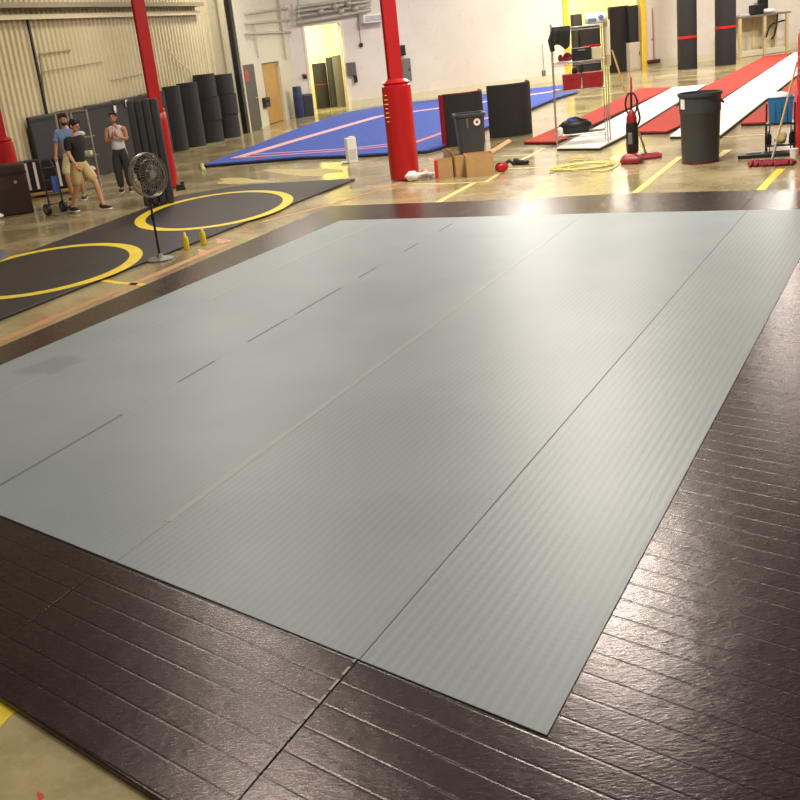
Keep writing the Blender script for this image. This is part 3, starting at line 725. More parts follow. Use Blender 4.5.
def J0(**k):
    J = dict(pelvis=(0, 0, .95), waist=(0, .0, 1.12), chest=(0, 0, 1.31), neck=(0, .0, 1.47), head=(0, -.01, 1.53),
             shL=(.185, 0, 1.4), elL=(.24, .02, 1.13), wrL=(.24, -.04, .89), shR=(-.185, 0, 1.4), elR=(-.24, .02, 1.13), wrR=(-.24, -.04, .89),
             hipL=(.1, 0, .88), knL=(.105, -.01, .49), anL=(.105, .03, .09), toL=(.12, -.13, .045), hipR=(-.1, 0, .88), knR=(-.105, -.01, .49), anR=(-.105, .03, .09), toR=(-.12, -.13, .045))
    J.update(k); return J
M_blueshirt = pm('light blue cotton', (136, 160, 210), .85, bump=.2); M_blackshirt = pm('black cotton', (26, 24, 28), .85, bump=.2)
M_khaki = pm('khaki cotton', (196, 174, 124), .85, bump=.2); M_cream = pm('cream cotton', (222, 210, 172), .85, bump=.2)
M_tank = pm('white grey printed cotton', (222, 218, 226), .85, var=.25, scale=14); M_dkpants = pm('dark grey cotton', (58, 58, 60), .85)
M_shoe = pm('dark shoe', (40, 38, 40), .6)
pA = P(88, 212)
person(pA, face(pA)+.75, hgt(pA, 121)-.0, 'person in black t-shirt and khaki shorts walking beside the hand truck',
       J0(hipL=(.1, -.0, .88), knL=(.11, -.24, .56), anL=(.11, -.33, .12), toL=(.13, -.49, .1), knR=(-.1, .05, .5), anR=(-.1, .3, .12), toR=(-.11, .16, .05),
          elL=(.25, .12, 1.14), wrL=(.26, .1, .9), elR=(-.25, -.06, 1.13), wrR=(-.25, -.2, .92), chest=(0, -.03, 1.31), neck=(0, -.05, 1.47), head=(0, -.08, 1.53), shL=(.185, -.02, 1.4), shR=(-.185, -.02, 1.4)),
       [('t_shirt', M_blackshirt, 'tee'), ('shorts', M_khaki, 'shorts'), ('shoes', M_shoe, 'shoes')], .1, .25)
pB = P(80, 200)
person(pB, face(pB)-.35, hgt(pB, 114.5), 'bearded person in light blue shirt and cream shorts behind the black t-shirt',
       J0(elR=(-.26, -.03, 1.12), wrR=(-.24, -.2, .93), elL=(.26, -.03, 1.12), wrL=(.22, -.22, .97), knR=(-.12, -.12, .5), anR=(-.12, -.02, .09), toR=(-.14, -.18, .045)),
       [('t_shirt', M_blueshirt, 'tee'), ('shorts', M_cream, 'shorts'), ('shoes', M_shoe, 'shoes')], .2, .1, beard=True)
pC = P(127, 192)
person(pC, face(pC)-.15, hgt(pC, 113.5), 'person in white tank top and dark trousers, hands together at chest',
       J0(elL=(.23, -.08, 1.14), wrL=(.045, -.25, 1.25), hdL=(-.05, -.05, .2), elR=(-.23, -.08, 1.14), wrR=(-.045, -.25, 1.25), hdR=(.05, -.05, .2)),
       [('tank_top', M_tank, 'tank'), ('trousers', M_dkpants, 'pants'), ('shoes', M_shoe, 'shoes')], -.2, -.35)

# ------------------------------------------------------------------ fan
p = P(160.5, 260); t = thing('pedestal_fan', 'black pedestal fan with round wire guard beside the yellow bottles', 'fan', p, face(p)+.7)
zt = hgt(p, 153.5); zb_ = hgt(p, 197); zc = (zt+zb_)/2; Rf = (zt-zb_)/2
B().lathe([(.19, 0), (.19, .02), (.15, .035), (.05, .05), (.03, .09)], 28).build('base', M_grey2, t)
B().tube([(0, 0, .05), (0, 0, zc-.1)], .016, 10).build('pole', M_black, t)
B().tube([(0, 0, .55), (0, 0, .63)], .026, 10).build('collar', M_black, t)
g = B()
g.tf((0, -.05, zc), 0, -.12)
for (rr, yy, th_) in ((Rf, -.0, .012), (Rf*.99, -.05, .007), (Rf*.7, -.085, .004), (Rf*.4, -.095, .004), (Rf*.96, .05, .006), (Rf*.6, .085, .004)):
    g.tube([(rr*math.cos(2*PI*k/36), yy, rr*math.sin(2*PI*k/36)) for k in range(36)], th_, 6, True)
for k in range(32):
    a = 2*PI*k/32; c_, s_ = math.cos(a), math.sin(a)
    g.tube([(Rf*.1*c_, -.1, Rf*.1*s_), (Rf*.7*c_, -.085, Rf*.7*s_), (Rf*c_, 0, Rf*s_)], .0028, 4)
    if k % 2 == 0: g.tube([(Rf*.2*c_, .1, Rf*.2*s_), (Rf*.7*c_, .08, Rf*.7*s_), (Rf*c_, 0, Rf*s_)], .0028, 4)
g.build('wire_guard', M_fan, t)
b = B().tf((0, -.05, zc), 0, -.12); b.tube([(0, -.105, 0), (0, -.09, 0)], .05, 16); lab(b.build('guard_badge', M_grey2, t), 'round badge')
for k in range(3):
    b = B().tf((0, -.05, zc), 0, -.12); a = k*2*PI/3+.4; vs = []
    for j in range(7):
        r = .05+(Rf*.86-.05)*j/6; wv = .05+.12*math.sin(PI*min(1, j/6*.85+.1)); 
        for q_ in (-1, 1):
            aa = a+q_*wv/r*.5 if r > .09 else a+q_*.3
            vs.append((r*math.cos(aa), -.02+q_*.025, r*math.sin(aa)))
    vs2 = [(x, y+.004, z) for x, y, z in vs]; n = len(vs); fs = [(2*j, 2*j+1, 2*j+3, 2*j+2) for j in range(6)]+[(n+2*j+2, n+2*j+3, n+2*j+1, n+2*j) for j in range(6)]
    b.add(vs+vs2, fs).build('fan_blade', M_charcoal2, t)
b = B().tf((0, -.05, zc), 0, -.12); b.tube([(0, -.05, 0), (0, .03, 0), (0, .12, 0), (0, .17, 0)], [.05, .08, .085, .05], 16); b.build('motor', M_black, t)
# yellow bottles
for (x, y, ty, l) in ((187, 249.5, 232, 'yellow bottle nearer the pedestal fan'), (204, 244.5, 227.5, 'yellow bottle on the right of the pair')):
    p = P(x, y); h = hgt(p, ty); t = thing('yellow_bottle', l, 'bottle', p, 0, 'yellow bottles on the concrete')
    B().lathe([(.038, 0), (.042, .01), (.042, h*.62), (.034, h*.72), (.02, h*.8)], 16).build('body', M_yel, t)
    B().lathe([(.021, h*.8), (.019, h*.92), (.006, h)], 12).build('nozzle', pm('pale yellow cap', (240, 228, 140), .5), t)

# ------------------------------------------------------------------ hand truck, cart, frames behind people
p = P(58, 214); t = thing('hand_truck', 'black hand truck standing left of the walking person', 'hand truck', p, face(p)+.5); zt = hgt(p, 160)
for s in (-1, 1):
    b = B().tf((s*.17, .05, .11), 0, 0); b.tube([(-.03, 0, 0), (.03, 0, 0)], .11, 20).build('wheel', M_black, t)
    b = B().tf((s*.17, .05, .11), 0, 0); b.tube([(-.035, 0, 0), (.035, 0, 0)], .05, 14); lab(b.build('wheel_hub', M_grey2, t), 'grey hub')
    B().tube([(s*.14, -.02, .04), (s*.14, .02, zt*.8), (s*.1, .1, zt)], .018, 8).build('side_rail', M_black, t)
b = B()
for k in range(4): b.tube([(-.14, .0, .2+k*.22), (.14, .0, .2+k*.22)], .012, 6)
b.tube([(-.1, .1, zt), (.1, .1, zt)], .018, 8); b.build('cross_bar', M_black, t)
B().box((0, -.14, .012), (.36, .24, .015)).build('toe_plate', M_grey2, t)
B().box((.05, -.03, .55), (.12, .02, .3)).build('strap', pm('blue strap', (60, 90, 170), .6), t)
# dark case with white stripes on wooden dolly
p = P(46, 197); zt = hgt(p, 160); mp = mpp(p); t = thing('speaker_case', 'dark case with two white stripes standing on the wooden dolly', 'case', p+Vector((0, .3, .12)), face(p)-.0)
B().box((0, 0, (zt-.12)/2), (50*mp, .45, zt-.14)).build('case_body', M_charcoal2, t, .02)
for x in (-17, -9, 13): lab(B().box((x*mp, -.23, (zt-.1)/2), (.055, .02, zt-.22)).build('stripe', M_white, t), 'white stripe')
t = thing('platform_dolly', 'low wooden platform dolly under the dark striped case', 'dolly', p+Vector((0, .3, 0)), face(p))
B().box((0, 0, .085), (56*mp, .6, .06)).build('deck', M_wood, t, .01)
for sx in (-1, 1):
    for sy in (-1, 1):
        b = B().tf((sx*23*mp, sy*.22, .0)); b.tube([(-.015, 0, .03), (.015, 0, .03)], .03, 12).build('caster', M_black, t)
p = P(17, 215); zt = hgt(p, 165); t = thing('equipment_trunk', 'dark brown trunk on floor below the leftmost red column', 'trunk', p, face(p))
w_ = 34*mpp(p); B().box((0, .25, zt/2), (w_, .5, zt)).build('trunk_body', pm('dark maroon brown', (58, 34, 32), .6, var=.3), t, .03)
B().box((0, .25, zt*.82), (w_*1.02, .52, .03)).build('lid_rim', M_black, t); B().box((.1, -.02, zt*.65), (.05, .03, .06)).build('latch', M_chrome, t)
crumple(-1, 219, .09, M_paper, 'small white item on floor at the left picture edge', None, 'paper_scrap')
# clear panelled metal frame with shelves
p = P(86, 190); rz = face(p)-.3; t = thing('metal_shelf_frame', 'tall pale metal frame with shelves behind the walking person', 'rack', p, rz); zt = hgt(p, 111); w_ = 31*mpp(p)
for x in (-.5, -.12, .0, .5): B().box((x*w_, 0, zt/2), (.03, .03, zt)).build('upright', M_grey2 if False else M_chrome, t)
for z_, k in ((zt-.015, 1), (zt*.66, 1), (zt*.42, 1), (.2, 1)): B().box((0, .0, z_), (w_, .035, .03)).build('rail', M_chrome, t)
for z_ in (.25, zt*.42, zt*.66): B().box((w_*.25, .16, z_), (w_*.5, .3, .015)).build('shelf', M_grey2, t)
rot = Matrix.Rotation(rz, 4, 'Z')
def onp(p, rot, x, y, z): q_ = Vector(p)+rot @ Vector((x, y, 0)); return (q_.x, q_.y, z)
tt = thing('red_tub', 'red tub with white cloth on the frame behind walking person', 'tub', onp(p, rot, w_*.22, .14, .265), rz)
B().lathe([(.1, 0), (.14, .13), (.15, .14), (.13, .14), (.12, .1)], 16).build('tub', M_redbox, tt); B().ball((0, 0, .15), (.11, .11, .08)).build('cloth', M_paper, tt)
tt = thing('folded_towel', 'folded pale towel on the upper shelf of metal frame', 'towel', onp(p, rot, w_*.2, .14, zt*.42+.01), rz)
B().box((0, 0, .05), (.22, .2, .1)).build('towel', pm('pale yellow towel', (206, 200, 160), .9), tt, .02)
tt = thing('cloth_bundle', 'pale cloth bundle on the top shelf of metal frame', 'cloth', onp(p, rot, w_*.12, .14, zt*.66+.01), rz)
B().ball((0, 0, .06), (.1, .1, .065)).build('cloth', pm('pale cloth', (200, 196, 180), .9), tt)

# ------------------------------------------------------------------ items by the rear wall left
def barrel(x, y, hw, ty, mat, label, name='barrel', cat='barrel'):
    p = P(x, y); R_ = hw*mpp(p); p = p+Vector((p.x, p.y, 0)).normalized()*R_; h = hgt(p, ty); t = thing(name, label, cat, p, face(p))
    B().lathe([(R_*.9, 0), (R_*.95, .05), (R_, h*.3), (R_*1.03, h*.33), (R_, h*.36), (R_, h*.64), (R_*1.03, h*.67), (R_, h*.7), (R_*.96, h*.96), (R_*.9, h)], 24).build('drum', mat, t)
    B().lathe([(R_*.92, h), (R_*.92, h+.03), (R_*.3, h+.04)], 24).build('lid', mat, t); return t
barrel(300.5, 118, 4.6, 87.5, pm('navy plastic', (38, 50, 92), .5), 'navy blue barrel by the corner left of store room opening')
p = P(309.5, 116); t = thing('trash_bin', 'dark grey square bin right of the navy blue barrel', 'bin', p, face(p)); h = hgt(p, 94); w_ = 10.5*mpp(p)
B().box((0, .2, h*.45), (w_*.95, .4, h*.9), 1.08).build('bin_body', M_can, t, .02); B().box((0, .2, h*.95), (w_*1.05, .46, h*.1), .85).build('bin_lid', M_can, t, .02)
roll(324, 108.5, 7, [63], 'black mat roll with red core inside store room opening', M_charcoal2, 'mat rolls at the store room opening', True)
roll(335.5, 107, 4.4, [57], 'thin dark mat roll in the middle of store room opening', M_roll, 'mat rolls at the store room opening')
roll(343, 107, 5.4, [55], 'grey mat roll at the right side of store room opening', pm('mid grey roll', (88, 84, 80), .85), 'mat rolls at the store room opening')
for (x, y, l) in ((319, 75, 'upper'), (320, 87, 'middle'), (321, 99, 'lower')):
    pass
# white box on floor
p = P(354, 163); t = thing('white_carton', 'upright white carton on the floor left of centre red column', 'carton', p, face(p)+.3); h = hgt(p, 138); w_ = 9.5*mpp(p)
B().box((0, .1, h/2), (w_, .2, h)).build('carton', M_white, t, .01); B().box((0, -.005, h*.35), (w_*.7, .012, h*.4)).build('front_label', pm('grey print', (200, 198, 190), .7), t)
B().box((w_*.2, .1, h+.01), (w_*.5, .19, .02)).build('flap', M_white, t)
crumple(345, 163.5, .1, M_paper, 'flat white scrap left of the upright white carton', None, 'paper_scrap', sq=.25)

# ------------------------------------------------------------------ curved panels
def curved(px0, py0, px1, py1, ty, bulge, label, mat, edge):
    a = P(px0, py0); c = P(px1, py1); m = (a+c)/2; d = (c-a); L = d.length; d.normalize(); n = Vector((d.y, -d.x, 0))
    if n.dot(-m) < 0: n = -n
    h = hgt(m, ty); t = thing('curved_foam_block', label, 'gym mat', m, math.atan2(d.y, d.x), 'curved foam blocks behind the cardboard boxes'); pts = []; pin = []
    K = 14; s = 1 if n.dot(Vector((math.sin(math.atan2(d.y, d.x)), -math.cos(math.atan2(d.y, d.x)), 0))) > 0 else -1
    for k in range(K+1):
        q_ = k/K*2-1; x = q_*L/2; y = -s*bulge*(1-q_*q_); pts.append((x, y)); pin.append((x*.96, y+s*.07))
    B().prism(pts+pin[::-1], .0, h).build('foam_panel', mat, t, .01)
    vs = []
    B().prism([(x*.99, y+s*.02) for x, y in pts]+[(x*.97, y+s*.06) for x, y in pts][::-1], h, h+.015).build('edge_trim', edge, t)
    if edge is M_red: B().prism([(-L/2-.01, s*.02), (-L/2-.02, s*.16), (-L/2+.02, s*.16), (-L/2+.03, s*.03)], 0, h).build('side_panel', M_redbox, t)
    return t
curved(448, 147.5, 484, 140, 92, .42, 'curved black foam block with red edge behind grey square can', M_charcoal2, M_red)
curved(491, 138.5, 530.5, 130.5, 83.5, .5, 'curved black foam block standing right of the grey square can', M_charcoal2, M_charcoal2)

# ------------------------------------------------------------------ square trash can
p = P(471.5, 157); h = hgt(p, 114); w_ = 30*mpp(p); t = thing('square_trash_can', 'grey squarish trash can with round white sticker behind cardboard boxes', 'trash can', p+Vector((.03, .25, 0)), face(p)+.12)
def rrect(w, r, z, n=4):
    out = []
    for i, (sx, sy) in enumerate(((1, 1), (-1, 1), (-1, -1), (1, -1))):
        for k in range(n+1):
            a = PI/2*(i+k/n); out.append((sx*(w/2-r)+r*math.cos(a), sy*(w/2-r)+r*math.sin(a), z))
    return out
def loft(rings, b=None):
    b = b or B(); n = len(rings[0]); vs = [v for r in rings for v in r]
    fs = [(j*n+k, j*n+(k+1) % n, (j+1)*n+(k+1) % n, (j+1)*n+k) for j in range(len(rings)-1) for k in range(n)]
    fs.append(tuple(range(n-1, -1, -1))); fs.append(tuple((len(rings)-1)*n+k for k in range(n))); return b.add(vs, fs)
loft([rrect(w_*.76, .08, 0), rrect(w_*.78, .08, .03), rrect(w_*.95, .08, h*.9), rrect(w_*.96, .08, h*.97), rrect(w_*.88, .07, h*.97), rrect(w_*.72, .07, .06)]).build('can_body', M_can, t)
loft([rrect(w_*.97, .08, h*.93), rrect(w_*1.04, .09, h*.935), rrect(w_*1.04, .09, h), rrect(w_*.9, .08, h), rrect(w_*.9, .08, h*.95)]).build('rim', M_can, t)
b = B().tf((w_*.2, -w_*.47, h*.8), 0, -.08); b.tube([(0, -.012, 0), (0, .01, 0)], .07, 20); s_ = lab(b.build('sticker', M_white, t), 'round white sticker')
b = B().tf((w_*.2, -w_*.47, h*.8), 0, -.08); b.tube([(0, -.015, 0), (0, -.011, 0)], .03, 14); b.build('sticker_mark', M_redpaint, s_)
B().box((-w_*.12, -w_*.485, h*.8), (.03, .02, .2)).build('handle', M_grey2, t)

# ------------------------------------------------------------------ big round trash can
p = P(700.5, 164.5); mp = mpp(p); R_ = 18*mp; p = p+Vector((p.x, p.y, 0)).normalized()*R_; h = hgt(p, 92); t = thing('round_trash_can', 'large round dark grey trash can beside the white runway mat', 'trash can', p, face(p))
Rt = 20.3*mp
B().lathe([(R_*.96, 0), (R_, .02), (R_*1.01, .05), (Rt*.97, h*.72), (Rt*1.0, h*.73), (Rt*1.0, h*.95), (Rt*.96, h*.95), (R_*.9, .05), (.01, .04)], 40).build('can_body', M_can, t)
B().lathe([(Rt*1.0, h*.95), (Rt*1.07, h*.955), (Rt*1.07, h), (Rt*.98, h), (Rt*.97, h*.95)], 40).build('rim', M_can, t)
for s in (-1, 1): B().tube([(s*Rt*.98, -.08, h*.87), (s*Rt*1.1, -.07, h*.84), (s*Rt*1.1, .07, h*.84), (s*Rt*.98, .08, h*.87)], .018, 8).build('handle', M_can, t)
b = B().tf((0, 0, 0), -.95); b.box((0, -Rt*1.0, h*.86), (.1, .012, .16)); lab(b.build('sticker', M_white, t), 'white sticker'); 
B().lathe([(R_*1.005, .0), (R_*1.03, .02), (R_*1.005, .05)], 40).build('base_ring', pm('maroon plastic ring', (88, 34, 44), .5), t)

# ------------------------------------------------------------------ cardboard boxes
def carton(x, y, w, ty, label, rz, flaps, tape=False):
    p = P(x, y); mp = mpp(p); w_ = w*mp; h = hgt(p, ty); d = w_*.85; t = thing('cardboard_box', label, 'box', p+Vector((0, d/2, 0)), face(p)+rz, 'open cardboard boxes right of the centre column')
    b = B(); th_ = .012
    b.box((0, 0, th_/2), (w_, d, th_)).box((0, -d/2, h/2), (w_, th_, h)).box((0, d/2, h/2), (w_, th_, h)).box((-w_/2, 0, h/2), (th_, d, h)).box((w_/2, 0, h/2), (th_, d, h)); b.build('box_body', M_card, t)
    for (side, ang, ln) in flaps:
        b = B()
        if side == 'r': b.tf((w_/2, 0, h), 0, 0, -ang); b.box((ln*w_/2, 0, 0), (ln*w_, d, .01))
        if side == 'l': b.tf((-w_/2, 0, h), 0, 0, ang); b.box((-ln*w_/2, 0, 0), (ln*w_, d, .01))
        if side == 'f': b.tf((0, -d/2, h), 0, -ang); b.box((0, -ln*d/2, 0), (w_, ln*d, .01))
        if side == 'b': b.tf((0, d/2, h), 0, ang); b.box((0, ln*d/2, 0), (w_, ln*d, .01))
        b.build('flap', M_card, t)
    if tape: lab(B().box((-w_*.44, -.0, h/2+.01), (w_*.18, d*1.06, h*1.0)).build('tape', pm('red tape', (206, 44, 34), .5), t), 'red tape'); 
    return t, h, w_, d
carton(445, 178, 17, 160, 'smallest open cardboard box, with red tape, nearest centre column', .05, [('l', .3, .4)], True)
carton(461, 176.5, 12, 156.5, 'narrow open cardboard box between the other two boxes', .35, [('l', 1.1, .7)])
carton(481, 176, 27, 154.5, 'largest cardboard box with a raised flap on its right', .1, [('r', .45, .8)])
p = P(502, 172); t = thing('red_power_tool', 'red and black power tool beside the largest cardboard box', 'tool', p, face(p)+.3)
B().ball((0, 0, .09), (.13, .09, .09)).build('tool_body', M_redpaint, t); B().tube([(.05, 0, .12), (.15, 0, .18), (.22, 0, .12)], .03, 8).build('handle', M_black, t)
p = P(519, 165); t = thing('black_shoe', 'black shoe on the floor right of the red tool', 'shoe', p, face(p)+1.4)
B().ball((0, -.06, .05), (.05, .14, .048)).ball((0, .05, .07), (.045, .06, .065)).build('upper', M_black, t); B().box((0, -.03, .012), (.09, .3, .022)).build('sole', M_charcoal2, t, .005)

# ------------------------------------------------------------------ coil of yellow cord
ps = [P(*q_, .012) for q_ in ((549, 173), (560, 168), (572, 160.5), (585, 160.5), (580, 165), (568, 168), (575, 171), (592, 171), (606, 170.5), (614, 168), (619, 163))]
b = B()
def smooth(ps, n=6):
    out = []
    for i in range(len(ps)-1):
        p0, p1, p2, p3 = ps[max(i-1, 0)], ps[i], ps[i+1], ps[min(i+2, len(ps)-1)]
        for k in range(n):
            t = k/n; out.append(.5*((2*p1)+(p2-p0)*t+(2*p0-5*p1+4*p2-p3)*t*t+(3*p1-p0-3*p2+p3)*t**3))
    return out+[ps[-1]]
b.tube(smooth(ps), .009, 6)
c0 = P(583, 166, .012)
for k in range(5): b.tube([(c0.x+(.42+.04*k)*math.cos(2*PI*j/24), c0.y+(.3+.03*k)*math.sin(2*PI*j/24), .012+.006*(k % 3)) for j in range(24)], .011, 5, True)
tag(b.build('coiled_cord', pm('pale yellow cord', (214, 202, 126), .6), None, 0, P(583, 166)), 'pale yellow cord coiled on the floor before the wire rack', 'cord')

# ------------------------------------------------------------------ wire rack with contents
pl = P(555, 151.5); pr = P(606, 143.5); pm_ = (pl+pr)/2; d = (pr-pl); Wd = d.length; rz = math.atan2(d.y, d.x)
pb = P(567, 130); dep = .62
pm_ = P(583, 148.5)
mpr = mpp(pm_); Wd = 50*mpr*1.0; rz = face(pm_)+.06; rot = Matrix.Rotation(rz, 4, 'Z')
t = thing('wire_rack', 'tall wire shelving rack holding red bins and bags', 'shelf rack', pm_, rz); zt = hgt(pm_, 22)
dep = .6
for sx in (-1, 1):
    for y in (0, dep): B().tube([(sx*Wd/2, y, .072 if y else 0), (sx*Wd/2, y, zt)], .01, 8).build('post', M_chrome, t)
zs = [hgt(pm_, 134), hgt(pm_, 89.5), hgt(pm_, 61.5), hgt(pm_, 27)]
for z_ in zs:
    b = B()
    for y in (0, dep): b.tube([(-Wd/2, y, z_), (Wd/2, y, z_)], .01, 6).tube([(-Wd/2, y, z_-.05), (Wd/2, y, z_-.05)], .006, 6)
    for sx in (-1, 1): b.tube([(sx*Wd/2, 0, z_), (sx*Wd/2, dep, z_)], .01, 6)
    for k in range(1, 14): b.tube([(-Wd/2, dep*k/14, z_), (Wd/2, dep*k/14, z_)], .004, 4)
    for k in range(1, 6): b.tube([(-Wd/2+Wd*k/6, 0, z_-.01), (-Wd/2+Wd*k/6, dep, z_-.01)], .005, 4)
    b.build('wire_shelf', M_chrome, t)
def onrack(x, y, k, dz=.01): return onp(pm_, rot, x, y, zs[k]+dz)
def rx(px, k):  # metres along the rack for a photograph column at shelf k
    q0 = proj(onp(pm_, rot, 0, 0, zs[k]))[0]; return (px-q0)*mpr
for (x0, x1, l) in ((564, 582, 'red bin on the left of the third rack shelf'), (583.5, 603, 'red bin on the right of the third rack shelf')):
    a, c = rx(x0, 1), rx(x1, 1); hh = .27; tt = thing('red_bin', l, 'bin', onrack((a+c)/2, .18, 1), rz, 'red bins on wire rack')
    loft([[((c-a)/2*sx*f, .16*sy*f, z_) for sx, sy in ((-1, -1), (1, -1), (1, 1), (-1, 1))] for f, z_ in ((.92, 0), (1, hh), (.94, hh), (.86, .02))]).build('bin_body', M_redbox, tt)
    B().box((0, 0, hh+.01), (abs(c-a)*.98, .32, .025)).build('bin_lid', M_redbox, tt, .006); B().box((0, -.17, hh*.8), (.12, .02, .03)).build('handle', M_redbox, tt)
tt = thing('dark_jar', 'small dark jar on top of left red bin', 'jar', onrack(rx(576, 1), .18, 1, .3), rz)
B().lathe([(.05, 0), (.055, .03), (.05, .09), (.03, .11)], 14).build('jar', M_black, tt); B().lathe([(.032, .11), (.032, .14)], 12).build('lid', M_wood, tt)
a, c = rx(573, 2), rx(591, 2)
tt = thing('black_crate', 'black crate on the second rack shelf from top', 'crate', onrack((a+c)/2, .2, 2), rz)
B().box((0, 0, .12), (c-a, .34, .24)).build('crate_body', M_black, tt, .01); B().box((0, -.175, .2), (.14, .02, .03)).build('handle', M_grey2, tt)
tt = thing('red_sneaker', 'red and dark shoe at left end of second rack shelf', 'shoe', onrack(rx(564, 2), .15, 2), rz+1.2)
B().ball((0, -.05, .05), (.05, .13, .05)).ball((0, .05, .08), (.045, .05, .07)).build('upper', M_redfab, tt); B().box((0, -.02, .01), (.09, .27, .02)).build('sole', M_white, tt)
tt = thing('red_ball', 'small red ball behind the red shoe on second rack shelf', 'ball', onrack(rx(569, 2), .4, 2), rz)
B().ball((0, 0, .085), (.085, .085, .085), 16, 10).build('ball', M_redfab, tt); B().tube([(.087*math.cos(2*PI*k/24), .087*math.sin(2*PI*k/24), .085) for k in range(24)], .004, 4, True).build('seam', M_black, tt)
tt = thing('beige_carton', 'small beige carton right of black crate on rack', 'carton', onrack(rx(597, 2), .2, 2), rz)
B().box((0, 0, .11), (.2, .2, .22)).build('carton', pm('beige card', (206, 194, 160), .8), tt, .005); B().box((0, 0, .222), (.05, .2, .005)).build('tape', M_card, tt)
tt = thing('white_appliance', 'white and blue rounded appliance on top of wire rack', 'appliance', onrack(rx(596, 3), .25, 3), rz)
B().box((0, 0, .11), (.42, .26, .2)).build('body', M_white, tt, .06)
b = B().tf((.09, -.13, .12)); b.tube([(0, -.02, 0), (0, .02, 0)], .05, 16); lab(b.build('dial', pm('steel blue plastic', (90, 120, 160), .4), tt), 'blue dial')
lab(B().box((-.08, -.135, .08), (.16, .02, .07)).build('front_panel', pm('steel blue plastic', (90, 120, 160), .4), tt), 'blue front panel')
tt = thing('black_jacket', 'black jacket draped over the top left corner of rack', 'jacket', onp(pm_, rot, -Wd/2+.2, -.03, zs[3]-.4), rz)
b = B(); vs = []; fs = []; nx, nz = 8, 8
for i in range(nx+1):
    for j in range(nz+1):
        u_, v_ = i/nx, j/nz; x = -.2+.36*u_-(1-v_)*.03; bot = .12*abs(math.sin(u_*3.4+.5)); z_ = bot+(.42-bot)*v_; y = -.03-.05*math.sin(u_*9)-(.03 if v_ < .9 else -.0); vs.append((x, y, z_))
n_ = len(vs); vs += [(x, y-.03, z_) for x, y, z_ in vs]
for i in range(nx):
    for j in range(nz): k = i*(nz+1)+j; fs += [(k, k+1, k+nz+2, k+nz+1), (n_+k, n_+k+nz+1, n_+k+nz+2, n_+k+1)]
b.add(vs, fs); b.box((-.02, .12, .425), (.36, .3, .03)); b.build('jacket_body', M_charcoal2, tt)
B().tube([(-.16, -.05, .38), (-.23, -.05, .2), (-.2, -.05, .0)], [.05, .055, .045], 8).build('sleeve', M_charcoal2, tt)
def duffel(p, rz, L_, R_, label, m1, m2, lb2):
    tt = thing('duffel_bag', label, 'bag', p, rz); B().ball((0, 0, R_*.85), (L_/2, R_, R_*.85), 16, 10).box((0, 0, R_*.7), (L_*.75, R_*1.5, R_*1.3)).build('bag_body', m1, tt, .02)
    lab(B().ball((-L_*.08, -R_*.3, R_*1.5), (L_*.2, R_*.5, R_*.4)).build('bag_pocket', m2, tt), lb2)
    B().tube([(-L_*.2, -R_*.6, R_*1.5), (0, -R_*.8, R_*1.9), (L_*.2, -R_*.6, R_*1.5)], .012, 6).build('strap', M_black, tt)
duffel(onrack(rx(577, 0), .25, 0), rz, 33*mpr, .17, 'black duffel bag with blue pocket on the lowest rack shelf', M_black, pm('blue nylon', (60, 90, 180), .6), 'blue pocket')
tt = thing('white_bottle', 'white bottle at left end of lowest rack shelf', 'bottle', onrack(rx(561, 0), .06, 0), rz)
B().lathe([(.05, 0), (.055, .02), (.055, .12), (.02, .16)], 14).build('body', M_white, tt); B().lathe([(.022, .16), (.022, .2)], 10).build('cap', M_black, tt)
# tall cream board behind rack right end
p = P(607, 112); t = thing('cream_board', 'tall narrow cream board leaning at the right end of rack', 'board', onp(pm_, rot, Wd/2+.07, .32, 0), rz); z1 = hgt(onp(pm_, rot, Wd/2+.07, .32, 0), 20)
B().box((0, 0, z1*.82), (.13, .04, z1*.36)).build('panel', pm('cream board', (228, 220, 196), .7), t, .004)
B().box((0, .0, z1*.32), (.025, .025, z1*.64)).build('leg', M_chrome, t); B().box((0, -.025, z1*.69), (.1, .012, .18)).build('label_plate', pm('tan plate', (196, 176, 120), .6), t)

# ------------------------------------------------------------------ mops, vacuum
def dustmop(hx, hy, tx, ty, hw, label, rzz, lean_depth=.5):
    "head centre pixel, handle top pixel"
    p = P(hx, hy); mp = mpp(p); t = thing('dust_mop', label, 'mop', p, face(p)); w_ = hw*mp
    b = B(); n = 14
    M0 = Matrix.Rotation(rzz, 4, 'Z'); b.M = M0
    for k in range(n):
        x = -w_/2+w_*(k+.5)/n
        for s in (-1, 1): b.tube([(x, 0, .05), (x+random.uniform(-.02, .02), s*.07, .045), (x+random.uniform(-.02, .02), s*(.2+random.uniform(0, .06)), .02)], [.032, .034, .018], 6)
    b.ball((-w_/2, 0, .03), (.06, .08, .03)).ball((w_/2, 0, .03), (.06, .08, .03)); b.build('mop_head', M_redfab, t)
    q_ = B(); q_.M = M0.copy(); q_.box((0, 0, .08), (w_*.6, .06, .012)).build('head_frame', M_grey2, t)
    # handle end: the point of the upright plane through p at the photographed pixel
    dr = ray(tx, ty); n_ = Vector((p.x, p.y, 0)).normalized(); tt_ = (p+n_*lean_depth-CAM).dot(n_)/dr.dot(n_); e = CAM+dr*tt_; e = Matrix.Rotation(-face(p), 4, 'Z') @ (e-p)
    s0 = Vector((0, 0, .08)); m_ = s0.lerp(e, .18)
    B().tube([s0, m_], .02, 8).build('handle_socket', M_chrome, t); B().tube([m_, e], .016, 8).build('handle', M_wood, t)
dustmop(646, 158, 612, 50, 26, 'dust mop with red head, tan handle leaning on wire rack', .25, .25)
dustmop(772, 164.5, 797, 62, 40, 'dust mop with maroon head, tan handle leaning on right red column', -.15, .45)
